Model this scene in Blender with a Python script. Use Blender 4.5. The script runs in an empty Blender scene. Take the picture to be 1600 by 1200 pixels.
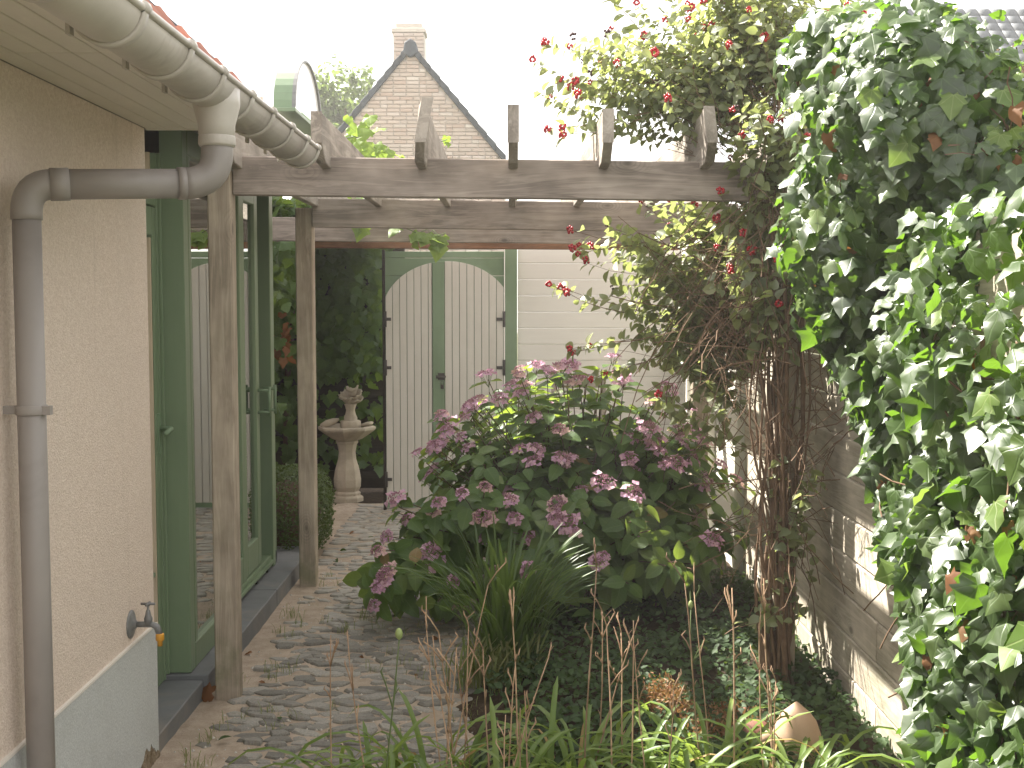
import bpy, bmesh, math, random
import numpy as np
from mathutils import Vector, Matrix, Quaternion, noise as mnoise
random.seed(7); np.random.seed(7)
R = math.radians
scn = bpy.context.scene
col = scn.collection

# ---------------------------------------------------------------- camera
cam = bpy.data.cameras.new('camera'); camo = bpy.data.objects.new('camera', cam); col.objects.link(camo)
scn.camera = camo
cam.sensor_width = 36; cam.lens = 42.75; cam.clip_start = .05; cam.clip_end = 1000
camo.location = (0, 0, 1.6)
camo.rotation_euler = (R(90) - math.atan(128/1900), 0, -math.atan(3/1900))
CAM = Vector((0, 0, 1.6))
FLARE_VEIL = .003

# ---------------------------------------------------------------- sky and sun
SUN = Vector((-1.0, .80, 1.42)).normalized()          # direction towards the sun
elev = math.asin(SUN.z); azim = math.atan2(SUN.x, SUN.y)
world = bpy.data.worlds.new('World'); scn.world = world; world.use_nodes = True
nt = world.node_tree; nt.nodes.clear()
sky = nt.nodes.new('ShaderNodeTexSky'); sky.sky_type = 'NISHITA'; sky.sun_disc = False
sky.sun_elevation = elev; sky.sun_rotation = azim; sky.dust_density = 4.0; sky.air_density = 1.0
# thin bright cloud cover over the whole sky
tc = nt.nodes.new('ShaderNodeTexCoord'); cn = nt.nodes.new('ShaderNodeTexNoise'); cn.inputs['Scale'].default_value = 2.2; cn.inputs['Detail'].default_value = 5
nt.links.new(tc.outputs['Generated'], cn.inputs['Vector'])
mr = nt.nodes.new('ShaderNodeMapRange'); mr.inputs[1].default_value = .3; mr.inputs[2].default_value = .7; mr.inputs[3].default_value = .62; mr.inputs[4].default_value = .8
nt.links.new(cn.outputs['Fac'], mr.inputs[0])
mx = nt.nodes.new('ShaderNodeMix'); mx.data_type = 'RGBA'
nt.links.new(mr.outputs[0], mx.inputs[0]); nt.links.new(sky.outputs[0], mx.inputs[6]); mx.inputs[7].default_value = (7.6, 7.3, 6.9, 1)
bg = nt.nodes.new('ShaderNodeBackground'); bg.inputs[1].default_value = .085
wo = nt.nodes.new('ShaderNodeOutputWorld')
nt.links.new(mx.outputs[2], bg.inputs[0]); nt.links.new(bg.outputs[0], wo.inputs[0])
sl = bpy.data.lights.new('sun', 'SUN'); sl.energy = 5.0; sl.angle = R(.5); sl.color = (1, .95, .86)
so = bpy.data.objects.new('sun', sl); col.objects.link(so); so.rotation_euler = SUN.to_track_quat('Z', 'Y').to_euler(); so.location = (-3, 2, 8)
scn.view_settings.view_transform = 'Standard'; scn.view_settings.look = 'None'
scn.view_settings.gamma = 1; scn.view_settings.use_curve_mapping = False
scn.view_settings.exposure = 1.98
scn.cycles.max_bounces = 8; scn.cycles.transparent_max_bounces = 16

# ---------------------------------------------------------------- materials
MATS = {}
def nodes_of(m):
    m.use_nodes = True; t = m.node_tree; t.nodes.clear(); return t
def N(t, kind, **kw):
    n = t.nodes.new('ShaderNode' + kind)
    for k, v in kw.items():
        if k.startswith('i_'): n.inputs[k[2:].replace('_', ' ')].default_value = v
        else: setattr(n, k, v)
    return n
def ramp(t, fac, stops):
    r = t.nodes.new('ShaderNodeValToRGB'); e = r.color_ramp.elements
    while len(e) < len(stops): e.new(.5)
    for i, (p, c) in enumerate(stops): e[i].position = p; e[i].color = (*c, 1) if len(c) == 3 else c
    t.links.new(fac, r.inputs[0]); return r.outputs[0]
def mixc(t, fac, a, b, mode='MIX'):
    m = t.nodes.new('ShaderNodeMix'); m.data_type = 'RGBA'; m.blend_type = mode
    for s, v in ((0, fac), (6, a), (7, b)):
        if isinstance(v, (int, float)): m.inputs[s].default_value = v
        elif isinstance(v, tuple): m.inputs[s].default_value = (*v, 1) if len(v) == 3 else v
        else: t.links.new(v, m.inputs[s])
    return m.outputs[2]
def mth(t, op, a, b=0., c=0.):
    m = t.nodes.new('ShaderNodeMath'); m.operation = op
    for i, v in enumerate((a, b, c)):
        if isinstance(v, (int, float)): m.inputs[i].default_value = v
        else: t.links.new(v, m.inputs[i])
    return m.outputs[0]
def finish(t, m, color, rough=.7, spec=.4, bump=None, bstr=.3, bdist=.01):
    p = N(t, 'BsdfPrincipled'); p.inputs['Roughness'].default_value = rough if isinstance(rough, (int, float)) else .5
    if not isinstance(rough, (int, float)): t.links.new(rough, p.inputs['Roughness'])
    p.inputs['Specular IOR Level'].default_value = spec
    if isinstance(color, tuple): p.inputs['Base Color'].default_value = (*color, 1)
    else: t.links.new(color, p.inputs['Base Color'])
    if bump is not None:
        b = N(t, 'Bump'); b.inputs['Strength'].default_value = bstr; b.inputs['Distance'].default_value = bdist
        t.links.new(bump, b.inputs['Height']); t.links.new(b.outputs[0], p.inputs['Normal'])
    o = N(t, 'OutputMaterial'); t.links.new(p.outputs[0], o.inputs[0]); return p
def coords(t, scale=(1, 1, 1), rnd=True, obj=True):
    tc = N(t, 'TexCoord'); mp = N(t, 'Mapping'); mp.inputs['Scale'].default_value = scale
    if obj: t.links.new(tc.outputs['Object'], mp.inputs[0])
    else:
        g = N(t, 'NewGeometry'); t.links.new(g.outputs['Position'], mp.inputs[0])
    if rnd:
        oi = N(t, 'ObjectInfo'); s = mth(t, 'MULTIPLY', oi.outputs['Random'], 37.0)
        cx = N(t, 'CombineXYZ'); t.links.new(s, cx.inputs[0]); t.links.new(s, cx.inputs[1]); t.links.new(s, cx.inputs[2])
        va = N(t, 'VectorMath', operation='ADD'); t.links.new(mp.outputs[0], va.inputs[0]); t.links.new(cx.outputs[0], va.inputs[1])
        return va.outputs[0]
    return mp.outputs[0]
def noise(t, v, scale, detail=4, rough=.6, dist=0):
    n = N(t, 'TexNoise'); n.inputs['Scale'].default_value = scale; n.inputs['Detail'].default_value = detail
    n.inputs['Roughness'].default_value = rough; n.inputs['Distortion'].default_value = dist
    t.links.new(v, n.inputs['Vector']); return n.outputs['Fac']
def mat_basic(name, c, c2=None, scale=8, rough=.6, spec=.4, bscale=None, bstr=.25, bdist=.004, dirt=None, rnd=.0):
    m = bpy.data.materials.new(name); t = nodes_of(m); v = coords(t)
    f = noise(t, v, scale, 5)
    cc = ramp(t, f, [(.3, c), (.7, c2 or tuple(x*.8 for x in c))])
    if dirt:
        d = noise(t, v, scale*.3, 6, .7, .6); dm = ramp(t, d, [(.52, (0, 0, 0)), (.72, (1, 1, 1))])
        cc = mixc(t, mth(t, 'MULTIPLY', dm, dirt[1]), cc, dirt[0])
    if rnd:
        oi = N(t, 'ObjectInfo'); k = mth(t, 'MULTIPLY_ADD', oi.outputs['Random'], rnd*2, 1-rnd)
        h = N(t, 'HueSaturation'); t.links.new(k, h.inputs['Value']); t.links.new(cc, h.inputs['Color']); cc = h.outputs[0]
    b = noise(t, v, bscale, 3) if bscale else None
    finish(t, m, cc, rough, spec, b, bstr, bdist); MATS[name] = m; return m
def mat_wood(name, c1, c2, c3, axis='z', rough=.8, knots=True, green=0., paint=False):
    m = bpy.data.materials.new(name); t = nodes_of(m)
    st = {'x': (1.0, 16, 16), 'y': (16, 1.0, 16), 'z': (16, 16, 1.0)}[axis]
    v = coords(t, st); v2 = coords(t, tuple(3 if s < 2 else 5.5 for s in st))
    w = noise(t, v, 1.4, 6, .65, 1.6); fine = noise(t, v, 9, 4, .7, .4)
    low = noise(t, v2, 1.1, 3, .6)
    cc = ramp(t, w, [(.28, c1), (.48, c2), (.56, c1), (.75, c3)])
    cc = mixc(t, mth(t, 'MULTIPLY', fine, .45), cc, tuple(x*.5 for x in c2), 'MIX')
    cc = mixc(t, mth(t, 'MULTIPLY', ramp(t, low, [(.4, (0, 0, 0)), (.75, (1, 1, 1))]), .5), cc, tuple(x*1.35 for x in c3))
    hgt = mth(t, 'ADD', w, mth(t, 'MULTIPLY', fine, .5))
    if knots:
        vo = N(t, 'TexVoronoi'); vo.inputs['Scale'].default_value = .9; vo.inputs['Randomness'].default_value = 1
        t.links.new(v2, vo.inputs['Vector'])
        k = ramp(t, vo.outputs['Distance'], [(.035, (1, 1, 1)), (.10, (0, 0, 0))])
        ring = ramp(t, mth(t, 'FRACT', mth(t, 'MULTIPLY', vo.outputs['Distance'], 22)), [(.1, (.55, .55, .55)), (.6, (1, 1, 1))])
        near = ramp(t, vo.outputs['Distance'], [(.1, (1, 1, 1)), (.32, (0, 0, 0))])
        cc = mixc(t, mth(t, 'MULTIPLY', near, .55), cc, mixc(t, 1., cc, ring, 'MULTIPLY'))
        cc = mixc(t, mth(t, 'MULTIPLY', k, .8), cc, tuple(x*.35 for x in c2))
    if green:
        tc = N(t, 'NewGeometry'); n3 = noise(t, tc.outputs['Position'], 5, 5, .7)
        sep = N(t, 'SeparateXYZ'); t.links.new(tc.outputs['Position'], sep.inputs[0])
        lowz = ramp(t, sep.outputs['Z'], [(0.0, (1, 1, 1)), (.55, (.25, .25, .25))])
        g = mth(t, 'MULTIPLY', ramp(t, n3, [(.45, (0, 0, 0)), (.65, (1, 1, 1))]), mth(t, 'MULTIPLY', lowz, green))
        cc = mixc(t, g, cc, (.10, .13, .05))
    finish(t, m, cc, rough, .25, hgt, .35, .004); MATS[name] = m; return m
def mat_leaf(name, cols, trans=.35, tcol=(.35, .55, .06), rough=.38, spec=.5, vein=None, veinmix=.35, nlobes=0):
    m = bpy.data.materials.new(name); t = nodes_of(m)
    g = N(t, 'NewGeometry'); oi = N(t, 'ObjectInfo')
    r = mth(t, 'FRACT', mth(t, 'ADD', g.outputs['Random Per Island'], mth(t, 'MULTIPLY', oi.outputs['Random'], 7.3)))
    n = len(cols); cc = ramp(t, r, [(i/(n-1), c) for i, c in enumerate(cols)])
    tcn = N(t, 'TexCoord'); nz = noise(t, g.outputs['Position'], 60, 3)
    cc = mixc(t, mth(t, 'MULTIPLY', nz, .35), cc, tuple(x*.6 for x in cols[0]))
    bmp = None
    if vein:
        uv = N(t, 'UVMap'); uv.uv_map = 'UVMap'; sep = N(t, 'SeparateXYZ'); t.links.new(uv.outputs[0], sep.inputs[0])
        au = mth(t, 'ABSOLUTE', sep.outputs['X'])
        if nlobes:      # radiating veins from the stalk end
            ang = mth(t, 'ARCTAN2', au, mth(t, 'ADD', sep.outputs['Y'], .02))
            fr = mth(t, 'PINGPONG', ang, .42)
            rad = mth(t, 'MULTIPLY', fr, mth(t, 'ADD', mth(t, 'ABSOLUTE', sep.outputs['Y']), au))
            line = ramp(t, rad, [(.008, (1, 1, 1)), (.03, (0, 0, 0))])
        else:
            mid = ramp(t, au, [(.012, (1, 1, 1)), (.035, (0, 0, 0))])
            s = mth(t, 'FRACT', mth(t, 'MULTIPLY', mth(t, 'SUBTRACT', sep.outputs['Y'], mth(t, 'MULTIPLY', au, .8)), 7.))
            side = ramp(t, mth(t, 'PINGPONG', s, .5), [(.02, (.6, .6, .6)), (.12, (0, 0, 0))])
            line = mixc(t, 1., mid, side, 'LIGHTEN')
        cc = mixc(t, mth(t, 'MULTIPLY', line, veinmix), cc, vein)
        bmp = mth(t, 'SUBTRACT', 1., line)
    p = N(t, 'BsdfPrincipled'); t.links.new(cc, p.inputs['Base Color']); p.inputs['Roughness'].default_value = rough
    p.inputs['Specular IOR Level'].default_value = spec
    if bmp is not None:
        b = N(t, 'Bump'); b.inputs['Strength'].default_value = .35; b.inputs['Distance'].default_value = .002
        t.links.new(bmp, b.inputs['Height']); t.links.new(b.outputs[0], p.inputs['Normal'])
    tr = N(t, 'BsdfTranslucent'); tc2 = mixc(t, .55, cc, tcol); t.links.new(tc2, tr.inputs[0])
    ms = N(t, 'MixShader'); ms.inputs[0].default_value = trans
    t.links.new(p.outputs[0], ms.inputs[1]); t.links.new(tr.outputs[0], ms.inputs[2])
    o = N(t, 'OutputMaterial'); t.links.new(ms.outputs[0], o.inputs[0]); MATS[name] = m; return m

def mat_stucco():
    m = bpy.data.materials.new('stucco'); t = nodes_of(m); g = N(t, 'NewGeometry'); P = g.outputs['Position']
    sp = N(t, 'TexVoronoi'); sp.inputs['Scale'].default_value = 170; t.links.new(P, sp.inputs['Vector'])
    f = noise(t, P, 120, 3, .7); big = noise(t, P, 2.2, 5, .6)
    sep = N(t, 'SeparateXYZ'); t.links.new(P, sep.inputs[0])
    cc = ramp(t, f, [(.35, (.60, .485, .40)), (.65, (.75, .64, .55))])
    cc = mixc(t, mth(t, 'MULTIPLY', ramp(t, big, [(.35, (0, 0, 0)), (.7, (1, 1, 1))]), .35), cc, (.58, .50, .43))
    st = noise(t, coords(t, (14, 14, .8), False, False), 1., 4); stm = ramp(t, st, [(.58, (0, 0, 0)), (.75, (1, 1, 1))])
    cc = mixc(t, mth(t, 'MULTIPLY', stm, .3), cc, (.36, .29, .22))
    finish(t, m, cc, .93, .15, mth(t, 'ADD', sp.outputs['Distance'], f), .5, .004); MATS['stucco'] = m
def mat_plinth():
    m = bpy.data.materials.new('plinth'); t = nodes_of(m); g = N(t, 'NewGeometry'); P = g.outputs['Position']
    f = noise(t, P, 130, 3, .7); big = noise(t, P, 3, 5, .7)
    cc = ramp(t, f, [(.3, (.42, .43, .42)), (.7, (.56, .57, .55))])
    cc = mixc(t, mth(t, 'MULTIPLY', ramp(t, big, [(.5, (0, 0, 0)), (.75, (1, 1, 1))]), .35), cc, (.30, .30, .28))
    finish(t, m, cc, .9, .2, f, .5, .004); MATS['plinth'] = m
def mat_sand():
    m = bpy.data.materials.new('sand'); t = nodes_of(m); g = N(t, 'NewGeometry'); P = g.outputs['Position']
    f = noise(t, P, 140, 4, .8); md = noise(t, P, 14, 5, .7); bg_ = noise(t, P, 2.0, 4)
    cc = ramp(t, md, [(.3, (.32, .25, .19)), (.6, (.46, .375, .295))])
    cc = mixc(t, mth(t, 'MULTIPLY', ramp(t, f, [(.52, (0, 0, 0)), (.68, (1, 1, 1))]), .55), cc, (.17, .13, .09))
    cc = mixc(t, mth(t, 'MULTIPLY', ramp(t, bg_, [(.4, (0, 0, 0)), (.7, (1, 1, 1))]), .45), cc, (.27, .22, .16))
    finish(t, m, cc, .95, .15, mth(t, 'ADD', md, mth(t, 'MULTIPLY', f, .5)), .7, .012); MATS['sand'] = m
def mat_soil():
    m = bpy.data.materials.new('soil'); t = nodes_of(m); g = N(t, 'NewGeometry'); P = g.outputs['Position']
    md = noise(t, P, 22, 6, .75)
    cc = ramp(t, md, [(.3, (.025, .018, .012)), (.7, (.085, .06, .04))])
    finish(t, m, cc, .95, .1, md, .9, .02); MATS['soil'] = m
def mat_glass():
    m = bpy.data.materials.new('window_glass'); t = nodes_of(m)
    fr = N(t, 'Fresnel'); fr.inputs[0].default_value = 14
    gl = N(t, 'BsdfGlossy'); gl.inputs['Roughness'].default_value = .015; gl.inputs[0].default_value = (.93, .95, .93, 1)
    tr = N(t, 'BsdfTransparent'); tr.inputs[0].default_value = (.62, .68, .64, 1)
    ms = N(t, 'MixShader'); t.links.new(fr.outputs[0], ms.inputs[0]); t.links.new(tr.outputs[0], ms.inputs[1]); t.links.new(gl.outputs[0], ms.inputs[2])
    o = N(t, 'OutputMaterial'); t.links.new(ms.outputs[0], o.inputs[0]); MATS['window_glass'] = m
def mat_brick():
    m = bpy.data.materials.new('brick'); t = nodes_of(m); oi = N(t, 'ObjectInfo'); g = N(t, 'NewGeometry')
    r = mth(t, 'FRACT', mth(t, 'ADD', oi.outputs['Random'], g.outputs['Random Per Island']))
    cc = ramp(t, r, [(0, (.42, .35, .30)), (.3, (.50, .43, .38)), (.55, (.40, .30, .25)), (.75, (.55, .49, .45)), (.9, (.36, .30, .26)), (1, (.66, .62, .57))])
    nz = noise(t, g.outputs['Position'], 18, 4, .7); cc = mixc(t, mth(t, 'MULTIPLY', nz, .5), cc, (.50, .44, .37))
    finish(t, m, cc, .9, .2, nz, .3, .01); MATS['brick'] = m

mat_stucco(); mat_plinth(); mat_sand(); mat_soil(); mat_glass(); mat_brick()
mat_wood('post_wood', (.42, .35, .27), (.30, .245, .19), (.52, .44, .35), 'z', green=.55)
mat_wood('beam_wood', (.33, .275, .235), (.20, .165, .14), (.43, .365, .315), 'x', green=.0)
mat_wood('rafter_wood', (.34, .295, .25), (.22, .19, .16), (.46, .41, .355), 'y')
mat_wood('brown_wood', (.26, .12, .06), (.17, .08, .04), (.32, .17, .09), 'x')
mat_wood('fence_wood', (.52, .46, .37), (.38, .33, .26), (.60, .54, .45), 'y', green=.5)
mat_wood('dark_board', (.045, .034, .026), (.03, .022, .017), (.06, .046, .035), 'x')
def mat_paint(name, c, axis, rough=.45, wear=.3, dirt=(.2, .17, .12)):
    m = bpy.data.materials.new(name); t = nodes_of(m)
    st = {'x': (1., 14, 14), 'y': (14, 1., 14), 'z': (14, 14, 1.)}[axis]; v = coords(t, st); vv = coords(t)
    w = noise(t, v, 3., 5, .6, .6); b = noise(t, vv, 2.2, 5, .7)
    cc = mixc(t, mth(t, 'MULTIPLY', w, .28), c, tuple(x*.6 for x in c))
    cc = mixc(t, mth(t, 'MULTIPLY', ramp(t, b, [(.48, (0, 0, 0)), (.75, (1, 1, 1))]), wear), cc, dirt)
    finish(t, m, cc, rough, .4, w, .18, .003); MATS[name] = m
mat_paint('green_paint', (.185, .25, .15), 'z', .38, .15, (.06, .10, .05))
mat_paint('gate_green', (.19, .27, .165), 'z', .55, .3, (.07, .10, .05))
mat_paint('gate_green_h', (.18, .26, .155), 'x', .55, .35, (.06, .09, .05))
mat_paint('gate_white', (.63, .60, .54), 'z', .55, .3, (.38, .36, .28))
mat_paint('wall_white', (.76, .73, .68), 'x', .5, .18, (.5, .47, .4))
mat_paint('fence_white', (.74, .72, .64), 'y', .6, .3, (.45, .42, .30))
mat_paint('pale_panel', (.76, .71, .64), 'y', .45, .2, (.40, .36, .3))
mat_basic('gutter_plastic', (.53, .49, .44), (.43, .395, .35), 6, .42, .45, 40, .08, .002, ((.20, .165, .13), .85))
mat_basic('pipe_plastic', (.31, .28, .26), (.26, .235, .22), 4, .45, .4, 60, .05, .001, ((.13, .11, .10), .45))
mat_basic('bluestone', (.17, .175, .18), (.125, .13, .135), 7, .6, .4, 60, .15, .002, ((.30, .24, .18), .45))
mat_basic('cobble', (.30, .28, .245), (.175, .168, .15), 14, .75, .3, 60, .5, .004, ((.30, .24, .17), .6), rnd=.35)
mat_basic('terracotta', (.50, .34, .23), (.42, .28, .19), 9, .75, .2, 60, .2, .002, ((.55, .45, .33), .5))
mat_basic('terracotta_dark', (.20, .09, .06), (.14, .07, .05), 12, .8, .2, 40, .2)
mat_basic('roof_orange', (.40, .13, .07), (.30, .09, .05), 12, .7, .3, 60, .2, .002, ((.2, .12, .09), .6), rnd=.2)
mat_basic('roof_dark', (.06, .075, .09), (.04, .05, .062), 10, .75, .25, 50, .2, rnd=.25)
mat_basic('far_roof', (.16, .17, .18), (.11, .12, .13), 10, .55, .4, 50, .2, rnd=.25)
mat_basic('mortar', (.55, .51, .45), (.48, .44, .39), 12, .95, .1, 60, .3)
mat_basic('cast_stone', (.52, .44, .345), (.40, .335, .26), 10, .85, .2, 70, .35, .004, ((.20, .17, .13), .55))
mat_basic('metal_grey', (.20, .20, .19), (.13, .13, .13), 30, .42, .6, 60, .1, .001); MATS['metal_grey'].node_tree.nodes
mat_basic('hinge_iron', (.055, .045, .04), (.035, .03, .028), 30, .5, .5)
mat_basic('orange_plastic', (.62, .30, .03), (.55, .26, .03), 20, .4, .4)
mat_basic('rough_masonry', (.30, .24, .17), (.14, .10, .06), 28, .95, .1, 40, 1., .02)
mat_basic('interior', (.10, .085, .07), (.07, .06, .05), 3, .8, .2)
mat_basic('grey_plaster', (.40, .36, .31), (.34, .31, .27), 5, .8, .2)
mat_basic('curtain', (.55, .45, .33), (.47, .38, .28), 5, .9, .1)
mat_basic('rubber_black', (.02, .02, .02), (.015, .015, .015), 10, .5, .3)
mat_basic('bark', (.155, .10, .065), (.095, .06, .04), 25, .9, .2, 80, .5, .003)
mat_basic('honey_stem', (.22, .145, .095), (.13, .08, .05), 30, .85, .2, 80, .4, .002)
mat_basic('dry_stalk', (.45, .31, .20), (.30, .19, .12), 25, .8, .2, rnd=.25)
mat_basic('green_stem', (.12, .17, .06), (.09, .12, .04), 25, .6, .3)
mat_basic('pod', (.30, .36, .14), (.22, .28, .10), 25, .5, .3)
mat_basic('berry', (.55, .015, .03), (.40, .01, .02), 20, .25, .6)
mat_basic('berry_dark', (.07, .02, .02), (.05, .015, .015), 20, .5, .4)
mat_basic('pot_white', (.75, .72, .66), (.6, .57, .5), 20, .6, .3)
mat_basic('pane_sky', (.88, .88, .86), (.84, .84, .83), 4, .15, .6)  # dormer pane: the bright sky reflection is put into its base colour
mat_basic('earth_ground', (.10, .10, .05), (.06, .07, .03), 6, .95, .1, 20, .5)
mat_leaf('ivy_leaf', [(.026, .048, .014), (.042, .075, .018), (.055, .10, .022), (.036, .06, .022), (.09, .14, .03)], .34, (.34, .66, .04), .42, .85, vein=(.13, .20, .07), veinmix=.35, nlobes=5)
mat_leaf('ivy_pale', [(.13, .20, .05), (.17, .24, .07), (.10, .17, .04)], .38, (.40, .60, .06), .42, .4, vein=(.3, .35, .15), veinmix=.5, nlobes=5)
mat_leaf('dead_leaf', [(.22, .10, .045), (.14, .065, .03), (.30, .17, .08)], .35, (.6, .25, .06), .6, .2)
mat_leaf('honey_leaf', [(.18, .21, .13), (.22, .25, .13), (.27, .30, .13), (.14, .17, .10), (.32, .32, .16)], .45, (.52, .60, .14), .40, .8, vein=(.2, .24, .12), veinmix=.3)
mat_leaf('hyd_leaf', [(.055, .115, .032), (.075, .15, .036), (.10, .18, .042), (.06, .12, .035), (.16, .22, .05)], .42, (.50, .66, .06), .42, .4, vein=(.15, .22, .07), veinmix=.55)
mat_leaf('hyd_old', [(.22, .19, .06), (.25, .16, .07), (.16, .17, .05)], .35, (.6, .5, .1), .5, .3, vein=(.3, .27, .12), veinmix=.4)
mat_leaf('petal_mauve', [(.60, .34, .50), (.70, .46, .62), (.66, .38, .45), (.74, .52, .55), (.52, .27, .42)], .3, (.8, .4, .6), .6, .2)
mat_leaf('petal_pale', [(.68, .45, .42), (.62, .38, .42), (.72, .52, .42)], .3, (.9, .6, .5), .6, .2)
mat_leaf('floret_bead', [(.34, .17, .22), (.44, .24, .30), (.28, .13, .16)], .15, (.5, .2, .25), .7, .2)
mat_leaf('strap_leaf', [(.10, .17, .035), (.15, .23, .05), (.20, .27, .07), (.12, .19, .04)], .4, (.45, .60, .08), .4, .4)
mat_leaf('strap_dry', [(.40, .26, .10), (.32, .24, .10), (.45, .33, .15)], .3, (.6, .4, .1), .6, .2)
mat_leaf('iris_leaf', [(.045, .085, .025), (.07, .12, .03), (.09, .15, .04)], .35, (.35, .5, .08), .4, .4)
mat_leaf('vine_leaf', [(.04, .075, .022), (.06, .11, .03), (.05, .09, .025)], .3, (.45, .65, .05), .5, .3, vein=(.12, .18, .05), veinmix=.4, nlobes=5)
mat_leaf('vine_pale', [(.16, .25, .05), (.20, .29, .07), (.14, .22, .05)], .45, (.5, .7, .08), .5, .3, vein=(.28, .35, .12), veinmix=.4, nlobes=5)
mat_leaf('vinca_leaf', [(.03, .055, .022), (.045, .08, .03), (.06, .10, .035), (.035, .06, .025)], .2, (.3, .45, .05), .6, .22)
mat_leaf('box_leaf', [(.035, .06, .018), (.05, .085, .022), (.08, .12, .03)], .25, (.35, .5, .06), .4, .4)
mat_leaf('tree_leaf', [(.07, .11, .04), (.10, .15, .05), (.13, .19, .06)], .35, (.4, .55, .1), .5, .3)
mat_leaf('sedum_leaf', [(.24, .10, .05), (.30, .15, .07), (.20, .12, .05), (.14, .15, .05)], .2, (.5, .3, .08), .5, .3)
mat_leaf('grass_blade', [(.16, .20, .06), (.24, .22, .10), (.12, .17, .05)], .3, (.4, .5, .1), .5, .3)
M = MATS

# ---------------------------------------------------------------- builders
WM = {}
def reg(o, W): WM[o.name] = W
def link(name, data, parent=None, W=None):
    o = bpy.data.objects.new(name, data); col.objects.link(o)
    W = W or Matrix.Identity(4)
    if parent is not None:
        o.parent = parent; o.matrix_basis = WM[parent.name].inverted() @ W
    else: o.matrix_basis = W
    WM[o.name] = W
    return o
def tag(o, label=None, cat=None, group=None, kind=None):
    if label: o['label'] = label
    if cat: o['category'] = cat
    if group: o['group'] = group
    if kind: o['kind'] = kind
    return o
def thing(name, loc, label, cat, group=None):
    return tag(link(name, None, None, Matrix.Translation(Vector(loc))), label, cat, group)

class MB:
    def __init__(s): s.v = []; s.f = []; s.mi = []; s.cur = 0; s.smooth = False; s.sm = []
    def add(s, vs, fs):
        b = len(s.v); s.v += [tuple(p) for p in vs]
        for f in fs: s.f.append(tuple(b+i for i in f)); s.mi.append(s.cur); s.sm.append(s.smooth)
        return s
    def box(s, x0, x1, y0, y1, z0, z1):
        return s.add([(x, y, z) for z in (z0, z1) for y in (y0, y1) for x in (x0, x1)],
                     [(0, 2, 3, 1), (4, 5, 7, 6), (0, 1, 5, 4), (2, 6, 7, 3), (0, 4, 6, 2), (1, 3, 7, 5)])
    def prism(s, poly, axis, a0, a1):
        """poly 2-D list; axis the extrusion axis"""
        n = len(poly)
        def p(q, a): return {'x': (a, q[0], q[1]), 'y': (q[0], a, q[1]), 'z': (q[0], q[1], a)}[axis]
        vs = [p(q, a0) for q in poly] + [p(q, a1) for q in poly]
        fs = [tuple(range(n))[::-1], tuple(range(n, 2*n))] + [(i, (i+1) % n, n+(i+1) % n, n+i) for i in range(n)]
        return s.add(vs, fs)
    def tube(s, pts, rad, seg=6, cap=True):
        pts = [Vector(p) for p in pts]; n = len(pts)
        rad = rad if isinstance(rad, (list, tuple)) else [rad]*n
        old = s.smooth; s.smooth = seg > 3
        d0 = (pts[1]-pts[0]).normalized(); up = Vector((0, 0, 1)) if abs(d0.z) < .9 else Vector((1, 0, 0))
        u = d0.cross(up).normalized(); vs = []
        for i, p in enumerate(pts):
            d = (pts[min(i+1, n-1)]-pts[max(i-1, 0)])
            if d.length < 1e-9: d = d0
            d.normalize(); u = (u - d*u.dot(d));
            if u.length < 1e-6: u = d.orthogonal()
            u.normalize(); w = d.cross(u)
            for k in range(seg):
                a = 2*math.pi*k/seg; vs.append(p + (u*math.cos(a)+w*math.sin(a))*rad[i])
        fs = [(i*seg+k, i*seg+(k+1) % seg, (i+1)*seg+(k+1) % seg, (i+1)*seg+k) for i in range(n-1) for k in range(seg)]
        if cap: fs += [tuple(range(seg))[::-1], tuple((n-1)*seg+k for k in range(seg))]
        s.add(vs, fs); s.smooth = old; return s
    def lathe(s, prof, c=(0, 0, 0), seg=24, mod=None, smooth=True):
        old = s.smooth; s.smooth = smooth; vs = []
        for (r, z) in prof:
            for k in range(seg):
                a = 2*math.pi*k/seg; rr = r*(mod(a, z) if mod else 1)
                vs.append((c[0]+rr*math.cos(a), c[1]+rr*math.sin(a), c[2]+z))
        n = len(prof)
        fs = [(i*seg+k, i*seg+(k+1) % seg, (i+1)*seg+(k+1) % seg, (i+1)*seg+k) for i in range(n-1) for k in range(seg)]
        fs += [tuple(range(seg))[::-1], tuple((n-1)*seg+k for k in range(seg))]
        s.add(vs, fs); s.smooth = old; return s
    def mesh(s, name, mats, shift=True, bevel=0, bseg=1, smoothall=False):
        c = Vector((0, 0, 0))
        A = np.array(s.v, dtype=np.float64)
        if shift: c = Vector(((A[:, 0].min()+A[:, 0].max())/2, (A[:, 1].min()+A[:, 1].max())/2, (A[:, 2].min()+A[:, 2].max())/2))
        me = bpy.data.meshes.new(name); me.from_pydata([tuple(Vector(v)-c) for v in s.v], [], s.f)
        mats = mats if isinstance(mats, (list, tuple)) else [mats]
        for m in mats: me.materials.append(M[m] if isinstance(m, str) else m)
        me.polygons.foreach_set('material_index', s.mi); me.polygons.foreach_set('use_smooth', [bool(x) or smoothall for x in s.sm])
        if bevel:
            bm = bmesh.new(); bm.from_mesh(me)
            es = [e for e in bm.edges if len(e.link_faces) == 2 and e.calc_face_angle(0) > .6]
            bmesh.ops.bevel(bm, geom=es, offset=bevel, segments=bseg, affect='EDGES', profile=.6)
            bm.to_mesh(me); bm.free()
        me.update(); return me, c
    def build(s, name, mat, parent=None, bevel=0, bseg=1, rot=None, kind=None, label=None, smoothall=False):
        me, c = s.mesh(name, mat, True, bevel, bseg, smoothall)
        W = Matrix.Translation(c)
        if rot is not None: W = W @ rot
        o = link(name, me, parent, W)
        if kind: o['kind'] = kind
        if label: o['label'] = label
        return o
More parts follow.
